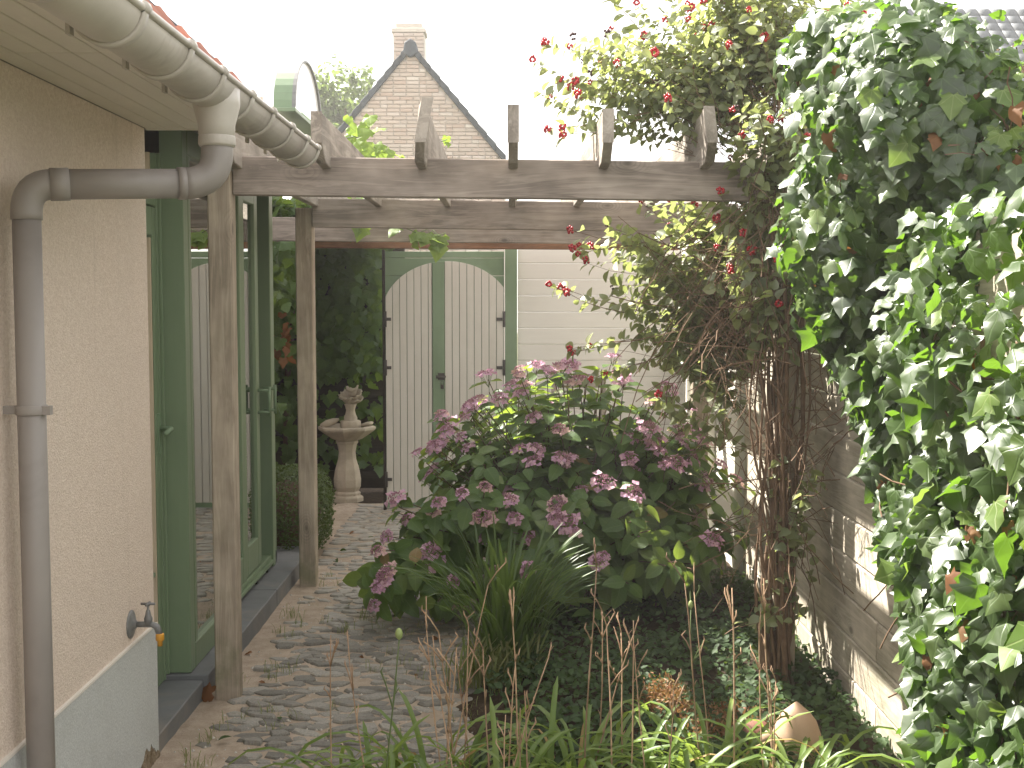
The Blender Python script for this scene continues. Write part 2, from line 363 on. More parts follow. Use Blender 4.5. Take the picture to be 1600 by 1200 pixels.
def box_part(name, mat, parent, x0, x1, y0, y1, z0, z1, bevel=.003, rot=None, label=None):
    return MB().box(x0, x1, y0, y1, z0, z1).build(name, mat, parent, bevel=bevel, rot=rot, label=label)

# numpy join of many transformed copies of leaf meshes
class Leaf:
    def __init__(s, verts, faces, mat, uvscale=1.):
        s.v = np.array(verts, dtype=np.float32); s.f = faces; s.mat = mat
        s.me = bpy.data.meshes.new('leaf'); s.me.from_pydata([tuple(map(float, v)) for v in s.v], [], faces)
        s.me.materials.append(M[mat]); uv = s.me.uv_layers.new(name='UVMap')
        li = np.array([i for f in faces for i in f]); s.li = li
        s.uv = s.v[li][:, :2].copy(); uv.data.foreach_set('uv', s.uv.ravel()); s.me.update()
        s.lt = np.array([len(f) for f in faces])
        s.me.polygons.foreach_set('use_smooth', [True]*len(faces))
def join_leaves(name, lst, parent, kind='stuff', label=None):
    """lst: (Leaf, Matrix) pairs -> one mesh"""
    groups = {}
    for lf, Mx in lst: groups.setdefault(id(lf), (lf, []))[1].append(np.array(Mx, dtype=np.float32))
    V = []; LI = []; LT = []; UV = []; MI = []; mats = []; base = 0
    for lf, ms in groups.values():
        ms = np.array(ms); k = len(ms); nv = len(lf.v)
        v = np.einsum('kij,nj->kni', ms[:, :3, :3], lf.v) + ms[:, None, :3, 3]
        V.append(v.reshape(-1, 3)); LI.append((lf.li[None, :] + (np.arange(k)*nv)[:, None] + base).ravel())
        LT.append(np.tile(lf.lt, k)); UV.append(np.tile(lf.uv, (k, 1)))
        if lf.mat not in mats: mats.append(lf.mat)
        MI.append(np.full(k*len(lf.lt), mats.index(lf.mat))); base += k*nv
    V = np.concatenate(V); LI = np.concatenate(LI); LT = np.concatenate(LT); UV = np.concatenate(UV); MI = np.concatenate(MI)
    W = WM[parent.name] if parent else Matrix.Identity(4)
    off = np.array(W.translation, dtype=np.float32); V = V - off
    me = bpy.data.meshes.new(name); me.vertices.add(len(V)); me.vertices.foreach_set('co', V.astype(np.float32).ravel())
    me.loops.add(len(LI)); me.loops.foreach_set('vertex_index', LI.astype(np.int32))
    me.polygons.add(len(LT)); st = np.concatenate([[0], np.cumsum(LT)[:-1]]); me.polygons.foreach_set('loop_start', st.astype(np.int32))
    try: me.polygons.foreach_set('loop_total', LT.astype(np.int32))
    except Exception: pass
    me.polygons.foreach_set('material_index', MI.astype(np.int32)); me.polygons.foreach_set('use_smooth', [True]*len(LT))
    for m in mats: me.materials.append(M[m])
    uv = me.uv_layers.new(name='UVMap'); uv.data.foreach_set('uv', UV.astype(np.float32).ravel())
    me.update(calc_edges=True); me.validate()
    o = link(name, me, parent, Matrix.Translation(W.translation))
    if kind: o['kind'] = kind
    if label: o['label'] = label
    return o
fw = Vector((0, math.cos(math.atan(128/1900)), -math.sin(math.atan(128/1900))))
upv = Vector((0, -fw.z, fw.y))
def proj(p):
    d = Vector(p)-CAM; z = d.dot(fw)
    if z < .1: return None
    return (797+1900*d.x/z, 600-1900*d.dot(upv)/z, z)
def foliage(parent, lst, limit=300, name='leaf', restname='leaves', score=None):
    """the leaves that show largest become parts, the rest one stuff part"""
    sc = []
    for i, (lf, mx) in enumerate(lst):
        q = proj(mx.translation)
        if q is None or not (-20 < q[0] < 1620 and -20 < q[1] < 1220): sc.append((-1, i)); continue
        s = mx.col[0].to_3d().length/q[2]
        nz = abs(mx.col[2].to_3d().normalized().dot((CAM-mx.translation).normalized()))
        v = s*(.35+nz) + (score(mx.translation)*.02 if score else 0)
        sc.append((v, i))
    sc.sort(reverse=True)
    top = set(i for v, i in sc[:limit] if v > 0)
    for i in top:
        lf, mx = lst[i]; link(name, lf.me, parent, mx)
    rest = [lst[i] for i in range(len(lst)) if i not in top]
    if rest: join_leaves(restname, rest, parent)
def orient(p, normal, tip, scale, roll=0):
    n = Vector(normal).normalized(); t = Vector(tip); t = t - n*t.dot(n)
    if t.length < 1e-4: t = n.orthogonal()
    t.normalize(); x = t.cross(n)
    m = Matrix((x, t, n)).transposed().to_4x4()
    s = scale if isinstance(scale, (tuple, list)) else (scale, scale, scale)
    m = m @ Matrix.Diagonal((*s, 1)); m.translation = Vector(p); return m
rnd = random.random
def rv(s=1.): return Vector((random.gauss(0, s), random.gauss(0, s), random.gauss(0, s)))

# ---- leaf shapes (unit: length 1 along +Y from the stalk end)
def ovate(mat, w=.33, curl=.18, fold=.12, n=5, tipsharp=1., wav=.0):
    vs = []; fs = []
    prof = [max(0, math.sin(math.pi*min(1, (i/n))**.75))**.8*w for i in range(n+1)]
    for i in range(n+1):
        y = i/n; z = -curl*y*y + wav*math.sin(i*2.1); ww = prof[i]
        if i in (0, n): vs.append((0, y, z))
        else: vs += [(-ww, y, z+fold*ww*2), (0, y, z), (ww, y, z+fold*ww*2+wav*math.cos(i*3.))]
    def mid(i): return 0 if i == 0 else (1+3*(n-1) if i == n else 2+3*(i-1))
    fs.append((0, 2, 1)); fs.append((0, 3, 2))
    for i in range(1, n-1):
        a = 1+3*(i-1); b = a+3; fs += [(a, a+1, b+1, b), (a+1, a+2, b+2, b+1)]
    a = 1+3*(n-2); e = 1+3*(n-1); fs += [(a, a+1, e), (a+1, a+2, e)]
    return Leaf(vs, fs, mat)
def ivy_shape(mat, curl=.15, var=0., pointy=1.):
    # outline of a five-lobed leaf, right side from base to tip
    half = [(.0, .0), (.17, -.15), (.40, -.13), (.47, .04), (.47-.10*pointy, .17), (.60*pointy, .34), (.40, .46), (.25, .66), (.0, 1.0)]
    ctr = [(0, .0), (0, .25), (0, .55), (0, 1.0)]
    def z(x, y): return -curl*(y*y) - .30*abs(x)**1.5*(1+var) + .10*math.sin(8*x+6*y+var*9)
    R_ = [(x*(1+.1*var*math.sin(i*2+var*5)), y) for i, (x, y) in enumerate(half)]
    L_ = [(-x*(1-.1*var), y+var*.03) for (x, y) in half]
    vs = [(0, 0, 0), (0, .28, z(0, .28)), (0, .58, z(0, .58)), (0, 1, z(0, 1))]
    r0 = len(vs); vs += [(x, y, z(x, y)) for x, y in R_[1:8]]
    l0 = len(vs); vs += [(x, y, z(x, y)) for x, y in L_[1:8]]
    fs = []
    for b, flip in ((r0, False), (l0, True)):
        tri = [(0, b, b+1), (0, b+1, b+2), (0, b+2, b+3), (0, b+3, 1), (1, b+3, b+4), (1, b+4, b+5), (1, b+5, 2), (2, b+5, b+6), (2, b+6, 3)]
        fs += [t[::-1] if flip else t for t in tri]
    return Leaf(vs, fs, mat)
def strap(mat, L=.6, w=.018, bend=1.0, n=9, up=1.2, twist=0.):
    """arching strap leaf starting at the origin and growing up, bending to +Y"""
    vs = []; y = z = 0.; a = up*math.pi/2*.92
    for i in range(n+1):
        t = i/n; ww = w*(1-.15*t)*math.sin(math.pi*min(1, .25+.75*(1-t)**.8)) if t > .6 else w*(.7+.3*min(1, t*3))
        if i == n: ww = .0012
        fx = math.cos(twist*t); fy = math.sin(twist*t)
        vs += [(-ww*fx, y-ww*fy, z+ww*.5), (0, y, z), (ww*fx, y+ww*fy, z+ww*.5)]
        ds = L/n; y += math.cos(a)*ds; z += math.sin(a)*ds; a -= bend/n*(0.4+1.6*t)
    fs = []
    for i in range(n):
        k = 3*i; fs += [(k, k+1, k+4, k+3), (k+1, k+2, k+5, k+4)]
    return Leaf(vs, fs, mat)

# =================================================================== SETTING
gm = MB(); gm.add([(-44, -20, -.06), (44, -20, -.06), (44, 65, -.06), (-44, 65, -.06)], [(0, 1, 2, 3)])
tag(gm.build('ground', 'earth_ground'), kind='structure')
def grid_sheet(name, mat, x0, x1, y0, y1, nx, ny, zf, inside=None, kind='structure'):
    vs = []; idx = {}; fs = []
    for j in range(ny+1):
        for i in range(nx+1):
            x = x0+(x1-x0)*i/nx; y = y0+(y1-y0)*j/ny; vs.append((x, y, zf(x, y)))
    for j in range(ny):
        for i in range(nx):
            a = j*(nx+1)+i
            if inside and not inside(x0+(x1-x0)*(i+.5)/nx, y0+(y1-y0)*(j+.5)/ny): continue
            fs.append((a, a+1, a+nx+2, a+nx+1))
    m = MB(); m.smooth = True; m.add(vs, fs); return tag(m.build(name, mat), kind=kind)
def path_z(x, y):
    return .012*mnoise.noise((x*1.5, y*1.5, 0)) + .005*mnoise.noise((x*9, y*9, 3)) + .002*mnoise.noise((x*30, y*30, 5))
def bed_edge(y):       # left border of the planting bed
    if y < 3.7: return -.62 + .05*math.sin(y*9)
    if y < 4.1: t = (y-3.7)/.4; return -.62 + t*.45
    return -.17 - .06*math.sin(y*3) - .03*math.sin(y*11)
grid_sheet('sand_path', 'sand', -1.45, 1.30, 1.5, 9.6, 130, 380, path_z)
def bed_z(x, y):
    d = min(x-bed_edge(y), 1.4)
    return path_z(x, y)*.5 + min(.05, max(-.02, d*.25-.012)) + .012*mnoise.noise((x*7, y*7, 9))
grid_sheet('planting_bed', 'soil', -.8, 1.30, 1.5, 8.9, 90, 300, bed_z, inside=lambda x, y: x > bed_edge(y)-.1)
grid_sheet('garden_soil', 'soil', -4.2, -1.05, 7.14, 11.5, 30, 40, lambda x, y: -.02+.01*mnoise.noise((x*4, y*4, 0)) + (-.02 if x > -1.35 else 0) + (.0 if y > 9.6 or x < -1.4 else -.02))

# cobbles: each a part of the sand path
path = bpy.data.objects['sand_path']
stones = []
def stone_mesh(k):
    rs = random.Random(100+k); n = rs.choice([4, 5, 5, 6]); pts = []
    for i in range(n):
        a = 2*math.pi*(i+rs.uniform(-.26, .26))/n; r = rs.uniform(.78, 1.12)
        pts.append((math.cos(a)*r*.5*1.2, math.sin(a)*r*.5*.85))
    m = MB(); top = [(x*.86, y*.86, .011+rs.uniform(-.003, .003)) for x, y in pts]; md = [(x, y, .005) for x, y in pts]; bt = [(x*1.04, y*1.04, -.02) for x, y in pts]
    vs = top+md+bt+[(rs.uniform(-.1, .1), rs.uniform(-.1, .1), .013)]
    fs = [(i, (i+1) % n, 3*n) for i in range(n)]
    for L in (0, 1): fs += [(L*n+(i+1) % n, L*n+i, (L+1)*n+i, (L+1)*n+(i+1) % n) for i in range(n)]
    m.smooth = False; m.add(vs, fs); me, _ = m.mesh('cobble', 'cobble', False); return me, np.array(vs), fs
SM = [stone_mesh(k) for k in range(12)]
cand = []
y = 3.7
while y < 9.5:
    sz = random.uniform(.06, .088) if y < 6.5 else random.uniform(.07, .10)
    x = -1.14+random.uniform(0, .08) - (.1 if y > 7.3 else 0)
    lim = bed_edge(y)+.06
    if y > 8.8: lim = -.1
    if y > 7.5: x = -1.2
    while x < lim:
        w = sz*random.uniform(.9, 1.8)
        dens = mnoise.noise((x*2.3, y*1.7, 4)) + (.15 if x > -1. else -.6)*(1 if y < 7 else 0)
        if random.random() < .93+dens*.6 or dens > .0:
            jx = x+w/2; jy = y+random.uniform(-.25, .25)*sz
            cand.append((jx, jy, w*.98, sz*random.uniform(.9, 1.2)))
        x += w*.95 + random.uniform(0, .006)
    y += sz*.80
cand.sort(key=lambda c: (c[1]))
rest = MB()
for i, (x, y, w, h) in enumerate(cand):
    me, vs, fs = random.choice(SM)
    z = path_z(x, y) + random.uniform(-.010, .003)
    W = Matrix.Translation((x, y, z)) @ Matrix.Rotation(random.uniform(-.5, .5)+random.choice([0, math.pi]), 4, 'Z') @ Matrix.Rotation(random.gauss(0, .05), 4, 'X') @ Matrix.Diagonal((w, h, 1, 1))
    q = proj((x, y, z)); vis = q and q[1] < 1215
    if vis and len(stones) < 300: stones.append(link('cobblestone', me, path, W))
    else: rest.add([tuple(W @ Vector(v)) for v in vs], fs)
rest.build('cobblestones', 'cobble', path, kind='stuff')
# grit and little white pebbles, grass in the joints
peb = MB()
for i in range(500):
    x = random.uniform(-1.2, 0); y = random.uniform(3.8, 7.5); s = random.uniform(.003, .008); z = path_z(x, y)+.002
    peb.add([(x-s, y, z), (x, y-s, z), (x+s, y, z), (x, y+s, z), (x, y, z+s)], [(0, 1, 4), (1, 2, 4), (2, 3, 4), (3, 0, 4)])
peb.build('pebbles', 'pot_white' if False else 'mortar', path, kind='stuff')
blade = [strap('grass_blade', .05, .0012, 1.3, 3, 1., .3), strap('grass_blade', .035, .001, 1.8, 3, .9, .3)]
gl = []
for i in range(170):
    x = random.uniform(-1.15, -.05); y = random.uniform(3.9, 7.2)
    if mnoise.noise((x*3, y*3, 11)) < .0: continue
    for k in range(random.randint(5, 16)):
        p = (x+random.gauss(0, .018), y+random.gauss(0, .018), path_z(x, y)-.002); s = random.uniform(.5, 1.3)
        gl.append((random.choice(blade), Matrix.Translation(p) @ Matrix.Rotation(rnd()*6.28, 4, 'Z') @ Matrix.Scale(s, 4)))
o = join_leaves('grass_tufts', gl, None); tag(o, 'thin grass tufts sprouting between the cobbles of the path', 'grass', kind='stuff')

LIT = [ovate('dead_leaf', .3, .3, .3, 4), ovate('vinca_leaf', .3, .2, .2, 4), ovate('petal_pale', .45, .1, .1, 3)]
gl = []
for i in range(28):
    x = random.uniform(-1.2, .0); y = random.uniform(3.9, 8.8); q = random.choices((0, 1, 2), (5, 2, 3))[0]
    gl.append((LIT[q], orient((x, y, path_z(x, y)+.012), Vector((0, 0, 1))+rv(.3), rv(), (.035, .045, .016)[q]*random.uniform(.6, 1.3))))
tag(join_leaves('leaf_litter', gl, None), 'scattered small fallen leaves and petals on the cobbled path', 'leaf litter', kind='stuff')

# =================================================================== HOUSE WITH GREEN DOORS
WX = -1.245
house = thing('garden_house', (-2.6, 4.0, 0), 'cream rendered house wall on the left with green door, bay window, gutter and downpipe', 'house')
wm = MB(); wm.box(-1.40, WX, -1.5, 4.19, .0, 2.19); wm.build('wall', 'stucco', house)
# plinth with broken lower corner, thin render skin 6 mm proud
jag = [(4.19, .022), (4.172, .034), (4.16, .03), (4.138, .052), (4.12, .058), (4.10, .082), (4.088, .06), (4.07, .066), (4.05, .085), (4.03, .078), (4.012, .055), (3.985, .046), (3.96, .022), (3.93, .018), (3.90, .0), (3.85, -.04)]
poly = [(-1.5, -.05), (-1.5, .475), (4.192, .475)] + jag
MB().prism(poly[::-1], 'x', WX, WX+.008).build('plinth', 'plinth', house, bevel=.0)
box_part('plinth_edge', 'pale_panel', house, WX, WX+.011, -1.5, 4.192, .475, .482, 0)
rm = MB()
nn = 26
for j in range(3):
    for i in range(nn): pass
vs = []; fs = []
for j in range(7):
    for i in range(nn+1):
        yy = 3.84+.36*i/nn; zz = -.03+.13*j/6; vs.append((WX+.001+.006*rnd()+(.006 if j < 3 else 0), yy, zz))
for j in range(6):
    for i in range(nn): a = j*(nn+1)+i; fs.append((a, a+1, a+nn+2, a+nn+1))
rm.add(vs, fs); rm.build('bare_masonry', 'rough_masonry', house, label='crumbling bare masonry where the grey plinth render has broken off')
# soffit panels
for k in range(6):
    x0 = WX + .002 + k*.0675
    for (a, b) in ((-1.5, 2.93), (2.936, 4.20)):
        box_part('soffit_panel', 'pale_panel', house, x0+.002, x0+.0655, a, b, 2.19, 2.203, .002)
box_part('fascia', 'pale_panel', house, -.842, -.828, -1.5, 4.2, 2.186, 2.235, .002)
box_part('soffit_end', 'pale_panel', house, WX, -.842, 4.2, 4.214, 2.186, 2.30, .002)
MB().box(-4, -.9, -1.5, 4.2, 2.204, 2.22).build('roof_deck', 'grey_plaster', house)
# orange roof tiles, two steep courses
ti = MB(); pr = []
for k in range(7): pr.append((k/6*.2, .02*math.sin(math.pi*min(1, k/4)) if k < 5 else -.004+.004*(k-5)))
def tile_mesh():
    m = MB(); vs = []
    for (s, off) in ((0, 0), (1, 0), (1, -.014), (0, -.014)):
        for (u, h) in pr: vs.append((-s*.11, u, s*.165+h+off+(0 if s else .006)))
    n = len(pr); fs = []
    for a, b in ((0, 1), (1, 2), (2, 3), (3, 0)):
        fs += [(a*n+i, a*n+i+1, b*n+i+1, b*n+i) for i in range(n-1)]
    fs += [(0, n, 2*n, 3*n), (n-1, 4*n-1, 3*n-1, 2*n-1)]
    m.smooth = False; m.add(vs, fs); me, _ = m.mesh('roof_tile', 'roof_orange', False); return me
tme = tile_mesh()
for r_ in range(1):
    for k in range(13):
        yy = 1.5+k*.205
        link('roof_tile', tme, house, Matrix.Translation((-.80-.035*r_, yy+random.uniform(-.003, .003), 2.205)) @ Matrix.Diagonal((.95, 1, 1.0-.018*k, 1)) @ Matrix.Rotation(random.gauss(0, .01), 4, 'X'))
tm2 = MB()
tm2.prism([(1.0, 2.40), (4.12, 2.35), (4.25, 2.22), (1.0, 2.22)], 'x', -1.2, -.915); tm2.build('lead_verge', 'roof_dark', house)

# gutter
gut = None
def half_round(r, y0, y1, cx, cz, th=.004, seg=14, mat='gutter_plastic', name='gutter', parent=None, extra=0.):
    m = MB(); m.smooth = True; vs = []; n = seg+1
    for yy in (y0, y1):
        for rr in (r, r-th):
            for k in range(n):
                a = math.pi + math.pi*k/seg; vs.append((cx+rr*math.cos(a), yy, cz+rr*math.sin(a)))
    fs = []
    for k in range(seg):
        fs += [(k, k+1, 2*n+k+1, 2*n+k), (n+k+1, n+k, 3*n+k, 3*n+k+1), (k+1, k, n+k, n+k+1), (2*n+k, 2*n+k+1, 3*n+k+1, 3*n+k)]
    m.add(vs, fs); return m
GX, GZ, GR = -.765, 2.158, .067
m = half_round(GR, .3, 4.48, GX, GZ); m.tube([(GX+GR, .3, GZ), (GX+GR, 4.48, GZ)], .0085, 8)
cap = [(GX+GR*math.cos(math.pi+math.pi*k/14), GZ+GR*math.sin(math.pi+math.pi*k/14)) for k in range(15)]
m.smooth = False; m.prism(cap, 'y', 4.476, 4.486)
gut = m.build('gutter', 'gutter_plastic', house)
for yy in (1.55, 2.0, 2.36, 2.70, 3.0, 3.33, 3.62, 3.93, 4.22, 4.46):
    b = half_round(GR+.007, yy-.014, yy+.014, GX, GZ, .007)
    b.tube([(GX+GR+.001, yy-.014, GZ+.002), (GX+GR+.001, yy+.014, GZ+.002)], .0125, 8)
    b.smooth = False; b.box(GX-GR-.012, GX-GR-.004, yy-.012, yy+.012, GZ-.05, GZ+.03)
    b.build('gutter_bracket', 'gutter_plastic', gut)
# outlet + downpipe
OY = 3.16
ou = MB(); ou.lathe([(.060, .06), (.060, .02), (.047, -.03), (.0445, -.085)], (GX+.012, OY, GZ-.075), 20); ou.build('gutter_outlet', 'gutter_plastic', gut)
dp = MB()
top = Vector((GX+.012, OY, 2.02)); cx_ = GX+.012
wallp = Vector((-1.178, 2.985, 1.885))
pts = [Vector((cx_, OY, 2.02)), Vector((cx_, OY, 1.985))]
corner = Vector((cx_, OY, 1.905)); dirh = (wallp-corner).normalized()
for k in range(1, 8):
    a = k/8; p0 = Vector((cx_, OY, 1.985)); p2 = corner+dirh*.085; pts.append(p0*(1-a)**2+corner*2*a*(1-a)+p2*a*a)
pts.append(corner+dirh*.085)
dp.tube(pts, .0405, 18)
elb = dp.build('downpipe_elbow', 'pipe_plastic', house)
pm = MB(); pm.tube([corner+dirh*.08, wallp-dirh*.062], .0375, 18); pm.tube([wallp-dirh*.10, wallp-dirh*.055], .0405, 18)
pm.tube([corner+dirh*.08, corner+dirh*.10], .0415, 18)
dpp = pm.build('downpipe', 'pipe_plastic', house)
pm = MB(); q = [wallp-dirh*.06]
for k in range(1, 8):
    a = k/8; p0 = wallp-dirh*.06; p2 = wallp+Vector((0, 0, -.07)); q.append(p0*(1-a)**2+wallp*2*a*(1-a)+p2*a*a)
q += [wallp+Vector((0, 0, -.07)), wallp+Vector((0, 0, -.085))]; pm.tube(q, .0375, 18); pm.build('downpipe_elbow', 'pipe_plastic', house)
pm = MB(); pm.tube([wallp+Vector((0, 0, -.08)), Vector((wallp.x, wallp.y, .02))], .034, 20)
dv = pm.build('downpipe', 'pipe_plastic', house)
cm = MB(); cm.lathe([(.037, -.012), (.0385, -.008), (.0385, .008), (.037, .012)], (wallp.x, wallp.y, 1.335), 20)
cm.box(wallp.x-.05, WX+.0, wallp.y-.01, wallp.y+.01, 1.325, 1.345) if False else cm.box(WX, wallp.x-.03, wallp.y-.01, wallp.y+.01, 1.325, 1.345)
cm.box(wallp.x+.03, wallp.x+.052, wallp.y-.02, wallp.y+.0, 1.324, 1.346)
cm.build('pipe_clamp', 'pipe_plastic', dv)
rg = MB(); rg.lathe([(.0455, -.01), (.047, -.006), (.047, .012), (.0455, .016)], (cx_, OY, 2.01), 20); rg.build('pipe_collar', 'gutter_plastic', elb)

# stone sills
SILLS = []
for (x0, x1, y0, y1, z0, z1) in ((-1.55, -1.243, 4.19, 4.838, -.03, .072), (-1.55, -1.225, 4.842, 6.30, -.03, .092), (-1.55, -1.225, 6.304, 7.45, -.03, .092)):
    box_part('stone_sill', 'bluestone', house, x0, x1, y0, y1, z0, z1, .004)
# garden door
DX = -1.395
door = MB().box(DX-.04, DX, 4.19, 4.77, .075, .30).box(DX-.04, DX, 4.77, 4.818, .075, 1.97).box(DX-.04, DX, 4.19, 4.24, .3, 1.86).box(DX-.04, DX, 4.24, 4.77, 1.86, 1.97).build('door', 'green_paint', house, bevel=.003)
MB().box(DX-.028, DX-.022, 4.24, 4.77, .30, 1.86).build('glass_pane', 'window_glass', door)
box_part('glazing_bead', 'curtain', door, DX-.018, DX-.002, 4.742, 4.756, .31, 1.85, .001)
box_part('glazing_bar', 'green_paint', door, DX-.02, DX-.004, 4.24, 4.742, .52, .535, .001)
hd = MB(); hd.box(DX, DX+.008, 4.785, 4.812, 1.0, 1.16); hd.tube([(DX, 4.80, 1.10), (DX+.045, 4.80, 1.10), (DX+.055, 4.79, 1.10), (DX+.060, 4.69, 1.09)], .010, 8)
hd.build('door_handle', 'gate_green', door)
fr = MB().box(DX-.05, DX+.003, 4.822, 4.838, .075, 2.185).box(DX-.05, DX+.003, 4.19, 4.822, 1.975, 2.02)
frm = fr.build('door_frame', 'green_paint', house, bevel=.003)
MB().box(DX-.028, DX-.022, 4.19, 4.822, 2.02, 2.185).build('glass_pane', 'window_glass', frm)
box_part('glazing_bead', 'curtain', frm, DX-.018, DX-.002, 4.755, 4.768, 2.03, 2.18, .001)
box_part('frame_strip', 'green_paint', house, DX-.03, DX+.014, 4.841, 4.857, .094, 2.185, .003)
box_part('corner_post', 'green_paint', house, -1.389, -1.297, 4.86, 4.93, .094, 2.30, .003)
# bay window, fixed light
bx = -1.297
bay = MB().box(bx-.05, bx, 4.935, 5.72, .094, .20).box(bx-.05, bx, 4.935, 4.975, .20, 2.19).box(bx-.05, bx, 5.66, 5.72, .20, 2.19).box(bx-.05, bx, 4.935, 5.72, 2.19, 2.30).build('bay_window', 'green_paint', house, bevel=.004)
MB().box(bx-.03, bx-.022, 4.975, 5.66, .20, 2.19).build('glass_pane', 'window_glass', bay)
# french doors
fx = -1.362
fd = MB().box(fx-.06, fx, 5.74, 7.02, .094, .16).box(fx-.06, fx, 5.74, 7.02, 2.22, 2.30).box(fx-.06, fx, 5.74, 5.80, .16, 2.22).box(fx-.06, fx, 6.14, 6.22, .16, 2.22).build('window_frame', 'green_paint', house, bevel=.004)
MB().box(fx-.035, fx-.029, 5.80, 6.14, .30, 2.22).build('glass_pane', 'window_glass', fd)
MB().box(fx-.035, fx-.0, 5.80, 6.14, .16, .30).build('bottom_panel', 'green_paint', fd, bevel=.003)
lf = MB().box(fx-.05, fx-.01, 6.225, 6.30, .165, 2.21).box(fx-.05, fx-.01, 6.30, 6.56, .165, .32).box(fx-.05, fx-.01, 6.56, 6.64, .165, 2.21).box(fx-.05, fx-.01, 6.30, 6.56, 2.12, 2.21).build('french_door', 'green_paint', house, bevel=.003)
MB().box(fx-.034, fx-.028, 6.30, 6.56, .32, 2.12).build('glass_pane', 'window_glass', lf)
for (yy, sg) in ((6.60, -1), (6.76, 1)):
    h = MB()
    h.tube([(fx-.01, yy, 1.12), (fx+.055, yy, 1.12)], .009, 8); h.tube([(fx+.052, yy, 1.14), (fx+.052, yy, .98)], .009, 8)
    h.tube([(fx-.01, yy, 1.0), (fx+.055, yy, 1.0)], .009, 8); h.build('door_handle', 'gate_green', lf)
MB().box(fx-.34, fx-.06, 6.70, 6.74, .165, 2.21).build('open_leaf', 'green_paint', house, bevel=.003, label='second green french door leaf folded inwards')
ep = MB().box(fx-.06, fx+.012, 6.86, 6.93, .094, 2.30).box(fx-.06, fx, 6.935, 7.02, .094, 2.30); ep.build('end_post', 'green_paint', house, bevel=.004)
for yy in (6.02, 6.42, 6.70): box_part('drain_cap', 'rubber_black', house, fx, fx+.012, yy-.012, yy+.012, .096, .115, .002)
box_part('threshold_bead', 'green_paint', house, fx, fx+.018, 5.80, 6.86, .118, .135, .002)
# interior shell
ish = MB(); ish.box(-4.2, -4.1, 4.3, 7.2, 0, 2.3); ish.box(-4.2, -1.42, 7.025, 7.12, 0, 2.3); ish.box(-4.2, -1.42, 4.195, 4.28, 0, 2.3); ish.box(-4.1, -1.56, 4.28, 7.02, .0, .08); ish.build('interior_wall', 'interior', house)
MB().box(-4.3, -1.15, 4.22, 7.2, 2.305, 2.36).build('bay_roof', 'grey_plaster', house)
box_part('bay_fascia', 'pale_panel', house, -1.148, -1.13, 4.22, 7.2, 2.28, 2.42, .003)
box_part('roof_flashing', 'metal_grey', house, -1.20, -1.10, 5.3, 7.2, 2.425, 2.44, .002)
for k in range(3): box_part('lead_step', 'metal_grey', house, -1.16+.0*k-.02*k, -1.12-.02*k, 5.3, 6.75, 2.445+.025*k, 2.462+.025*k, .002)
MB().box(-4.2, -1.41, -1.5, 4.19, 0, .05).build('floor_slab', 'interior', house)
# arched dormer
ax, ay, az, ar = -1.12, 6.80, 2.60, .45
arch = [(ay+ar*math.cos(math.pi*k/24), az+ar*.70*math.sin(math.pi*k/24)) for k in range(25)]
archi = [(ay+(ar-.03)*math.cos(math.pi*k/24), az+.02+(ar-.03)*.68*math.sin(math.pi*k/24)) for k in range(25)]
dm = MB()
for k in range(24):
    dm.prism([arch[k], arch[k+1], archi[k+1], archi[k]], 'x', ax-.10, ax-.004)
dmo = dm.build('arched_dormer', 'gate_green', house, smoothall=False)
MB().prism(archi, 'x', ax-.004, ax+.001).build('glass_pane', 'pane_sky', dmo)
rimm = MB()
for k in range(24):
    a, b = arch[k], arch[k+1]; c, d = archi[k+1], archi[k]
    rimm.prism([a, b, c, d], 'x', ax-.004, ax+.014)
rimm.build('arch_rim', 'metal_grey', dmo)
box_part('dormer_base', 'green_paint', dmo, -1.30, ax+.018, ay-ar-.02, ay+ar+.02, az-.022, az-.002, .002)

# unseen house block added on the left to shade path and fountain corner
mh = thing('shade_house', (-6.8, 10, 0), 'unseen rendered house block added beyond the garden house to shade the fountain corner', 'house')
MB().box(-9.5, -5.0, 7.3, 16.6, -.05, 7.4).build('wall', 'stucco', mh)
MB().prism([(-9.8, 7.4), (-7.2, 9.0), (-4.85, 7.4)], 'y', 7.2, 16.6).build('roof', 'roof_orange', mh)

# tap
tap = thing('garden_tap', (WX, 3.93, .545), 'grey metal garden tap with an orange hose connector on the cream wall above the plinth', 'tap')
tz = .545; ty = 3.93
def xlathe(mb, prof, y, z, seg=18):
    vs = []; n = len(prof)
    for (r, x) in prof:
        for k in range(seg): a = 2*math.pi*k/seg; vs.append((x, y+r*math.cos(a), z+r*math.sin(a)))
    fs = [(i*seg+k, i*seg+(k+1) % seg, (i+1)*seg+(k+1) % seg, (i+1)*seg+k) for i in range(n-1) for k in range(seg)]
    fs += [tuple(range(seg))[::-1], tuple((n-1)*seg+k for k in range(seg))]
    old = mb.smooth; mb.smooth = True; mb.add(vs, fs); mb.smooth = old
m = MB(); xlathe(m, [(.047, WX), (.047, WX+.003), (.038, WX+.007), (.016, WX+.012), (.012, WX+.02)], ty, tz); m.build('wall_plate', 'metal_grey', tap)
m = MB(); m.tube([(WX+.01, ty, tz), (WX+.07, ty, tz), (WX+.085, ty, tz-.008), (WX+.095, ty, tz-.035)], [.009, .010, .011, .011], 10)
m.lathe([(.013, 0), (.014, .02), (.010, .03), (.007, .045), (.004, .05), (.004, .065)], (WX+.058, ty, tz), 12); m.build('tap_body', 'metal_grey', tap)
m = MB(); m.tube([(WX+.035, ty, tz+.068), (WX+.081, ty, tz+.068)], .0045, 8); m.tube([(WX+.058, ty-.02, tz+.068), (WX+.058, ty+.02, tz+.068)], .0045, 8); m.lathe([(.007, -.004), (.007, .006)], (WX+.058, ty, tz+.066), 10); m.build('tap_handle', 'metal_grey', tap)
